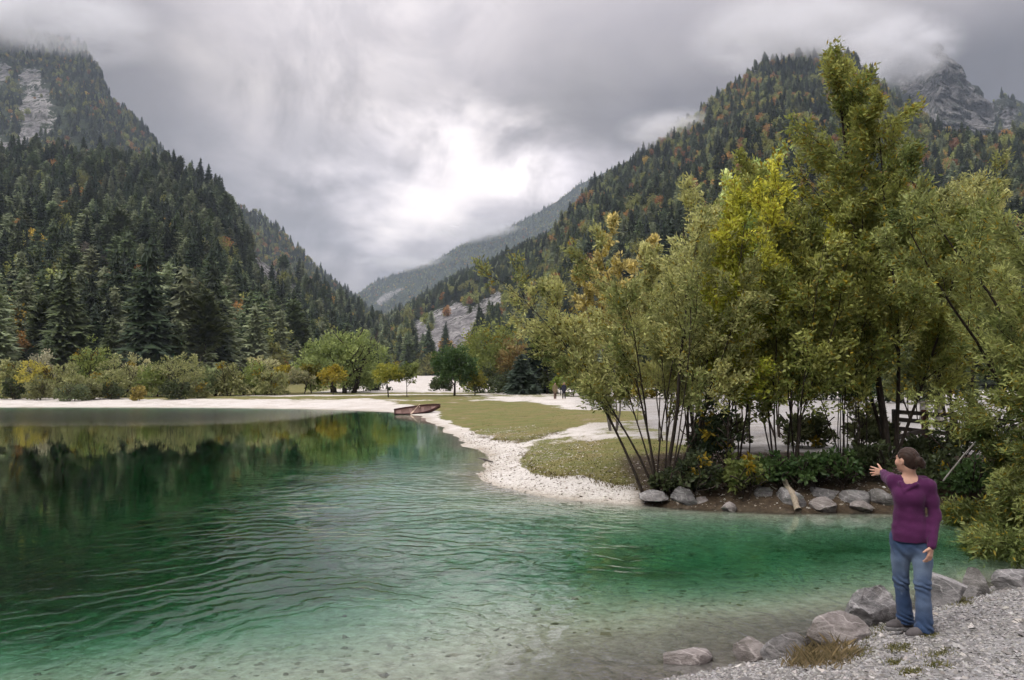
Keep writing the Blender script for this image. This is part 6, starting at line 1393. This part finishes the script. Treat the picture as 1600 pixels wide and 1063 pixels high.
BLACKT = cloth_mat('dark_trousers', (0.020, 0.017, 0.018), (0.040, 0.034, 0.034), 60); LIGHTHAIR = cloth_mat('fair_hair', (0.22, 0.15, 0.09), (0.34, 0.24, 0.15), 60)
far_person(867.5, 84.0, 'distant person in khaki coat walking left of a darker one', KHAKI, BROWNT, HAIR, 0.3, True)
far_person(881.5, 84.0, 'distant person in long dark coat on the far gravel', NAVY, BLACKT, LIGHTHAIR, -0.2)

# ------------------------------------------------------------------ haze in the valley air
def build_haze():
    x0, x1, y0, y1, z0, z1 = -5200, 5200, -120, 6900, -8, 1240
    v = [(x0, y0, z0), (x1, y0, z0), (x1, y1, z0), (x0, y1, z0), (x0, y0, z1), (x1, y0, z1), (x1, y1, z1), (x0, y1, z1)]
    q = [(3, 2, 1, 0), (4, 5, 6, 7), (0, 1, 5, 4), (1, 2, 6, 5), (2, 3, 7, 6), (3, 0, 4, 7)]
    m, nt, out = new_mat('valley_haze')
    pv = N(nt, 'ShaderNodeVolumePrincipled'); pv.inputs['Color'].default_value = (0.60, 0.70, 0.82, 1); pv.inputs['Density'].default_value = 0.0001
    pv.inputs['Anisotropy'].default_value = 0.2
    L(nt, pv.outputs[0], out.inputs[1])
    o = obj('haze', mesh_np('haze', v, q), m); tag(o, kind='stuff')
    tag(o, 'thin bluish haze filling the valley', 'haze')
build_haze()

# ------------------------------------------------------------------ cloud clinging to the summits
def cloud_material(name, dens, scale, seed):
    m, nt, out = new_mat(name); tc_ = N(nt, 'ShaderNodeTexCoord')
    ob = tc_.outputs['Object']; l = N(nt, 'ShaderNodeVectorMath', operation='LENGTH'); L(nt, ob, l.inputs[0])
    sh = N(nt, 'ShaderNodeVectorMath', operation='ADD'); L(nt, ob, sh.inputs[0]); sh.inputs[1].default_value = (seed * 3.1, seed * 1.7, 0)
    n = noise_n(nt, sh.outputs[0], scale, 5, 0.6, 0.3)
    fall = N(nt, 'ShaderNodeMapRange', interpolation_type='SMOOTHSTEP'); L(nt, l.outputs['Value'], fall.inputs[0]); fall.inputs[1].default_value = 1.0; fall.inputs[2].default_value = 0.15
    d = math_n(nt, 'MULTIPLY', fall.outputs[0], ramp(nt, n, [(0.38, 0.0), (0.62, 1.0)]))
    pv = N(nt, 'ShaderNodeVolumePrincipled'); pv.inputs['Color'].default_value = (0.97, 0.98, 1.0, 1); pv.inputs['Anisotropy'].default_value = 0.0
    L(nt, math_n(nt, 'MULTIPLY', d, dens), pv.inputs['Density']); L(nt, pv.outputs[0], out.inputs[1]); return m
def cloud(label, px, py, depth, rx, ry, rz, dens, seed):
    bm = bmesh.new(); bmesh.ops.create_icosphere(bm, subdivisions=3, radius=1.0); me = bpy.data.meshes.new('cloud'); bm.to_mesh(me); bm.free()
    o = obj('cloud', me, cloud_material('cloud_mist', dens, 1.7, seed), None, at(px, py, depth)); o.scale = (rx, ry, rz); tag(o, label, 'cloud', kind='stuff')
cloud('low cloud hiding the summit of the left mountain', 40, 36, 1850, 360, 260, 85, 0.032, 1)
cloud('grey cloud cap on the top of the right forested mountain', 1250, 58, 1330, 230, 170, 62, 0.035, 2)
cloud('cloud bank drifting across the left flank of the rocky peak', 1400, 80, 1850, 165, 170, 85, 0.035, 3)
cloud('wisp of mist on the skyline of the right mountain', 1052, 205, 1130, 95, 70, 34, 0.045, 4)
cloud('mist on the crest of the far blue ridge', 745, 362, 4400, 330, 300, 70, 0.010, 5)
cloud('mist lying on the lower end of the far ridge', 640, 412, 4700, 380, 300, 60, 0.010, 6)
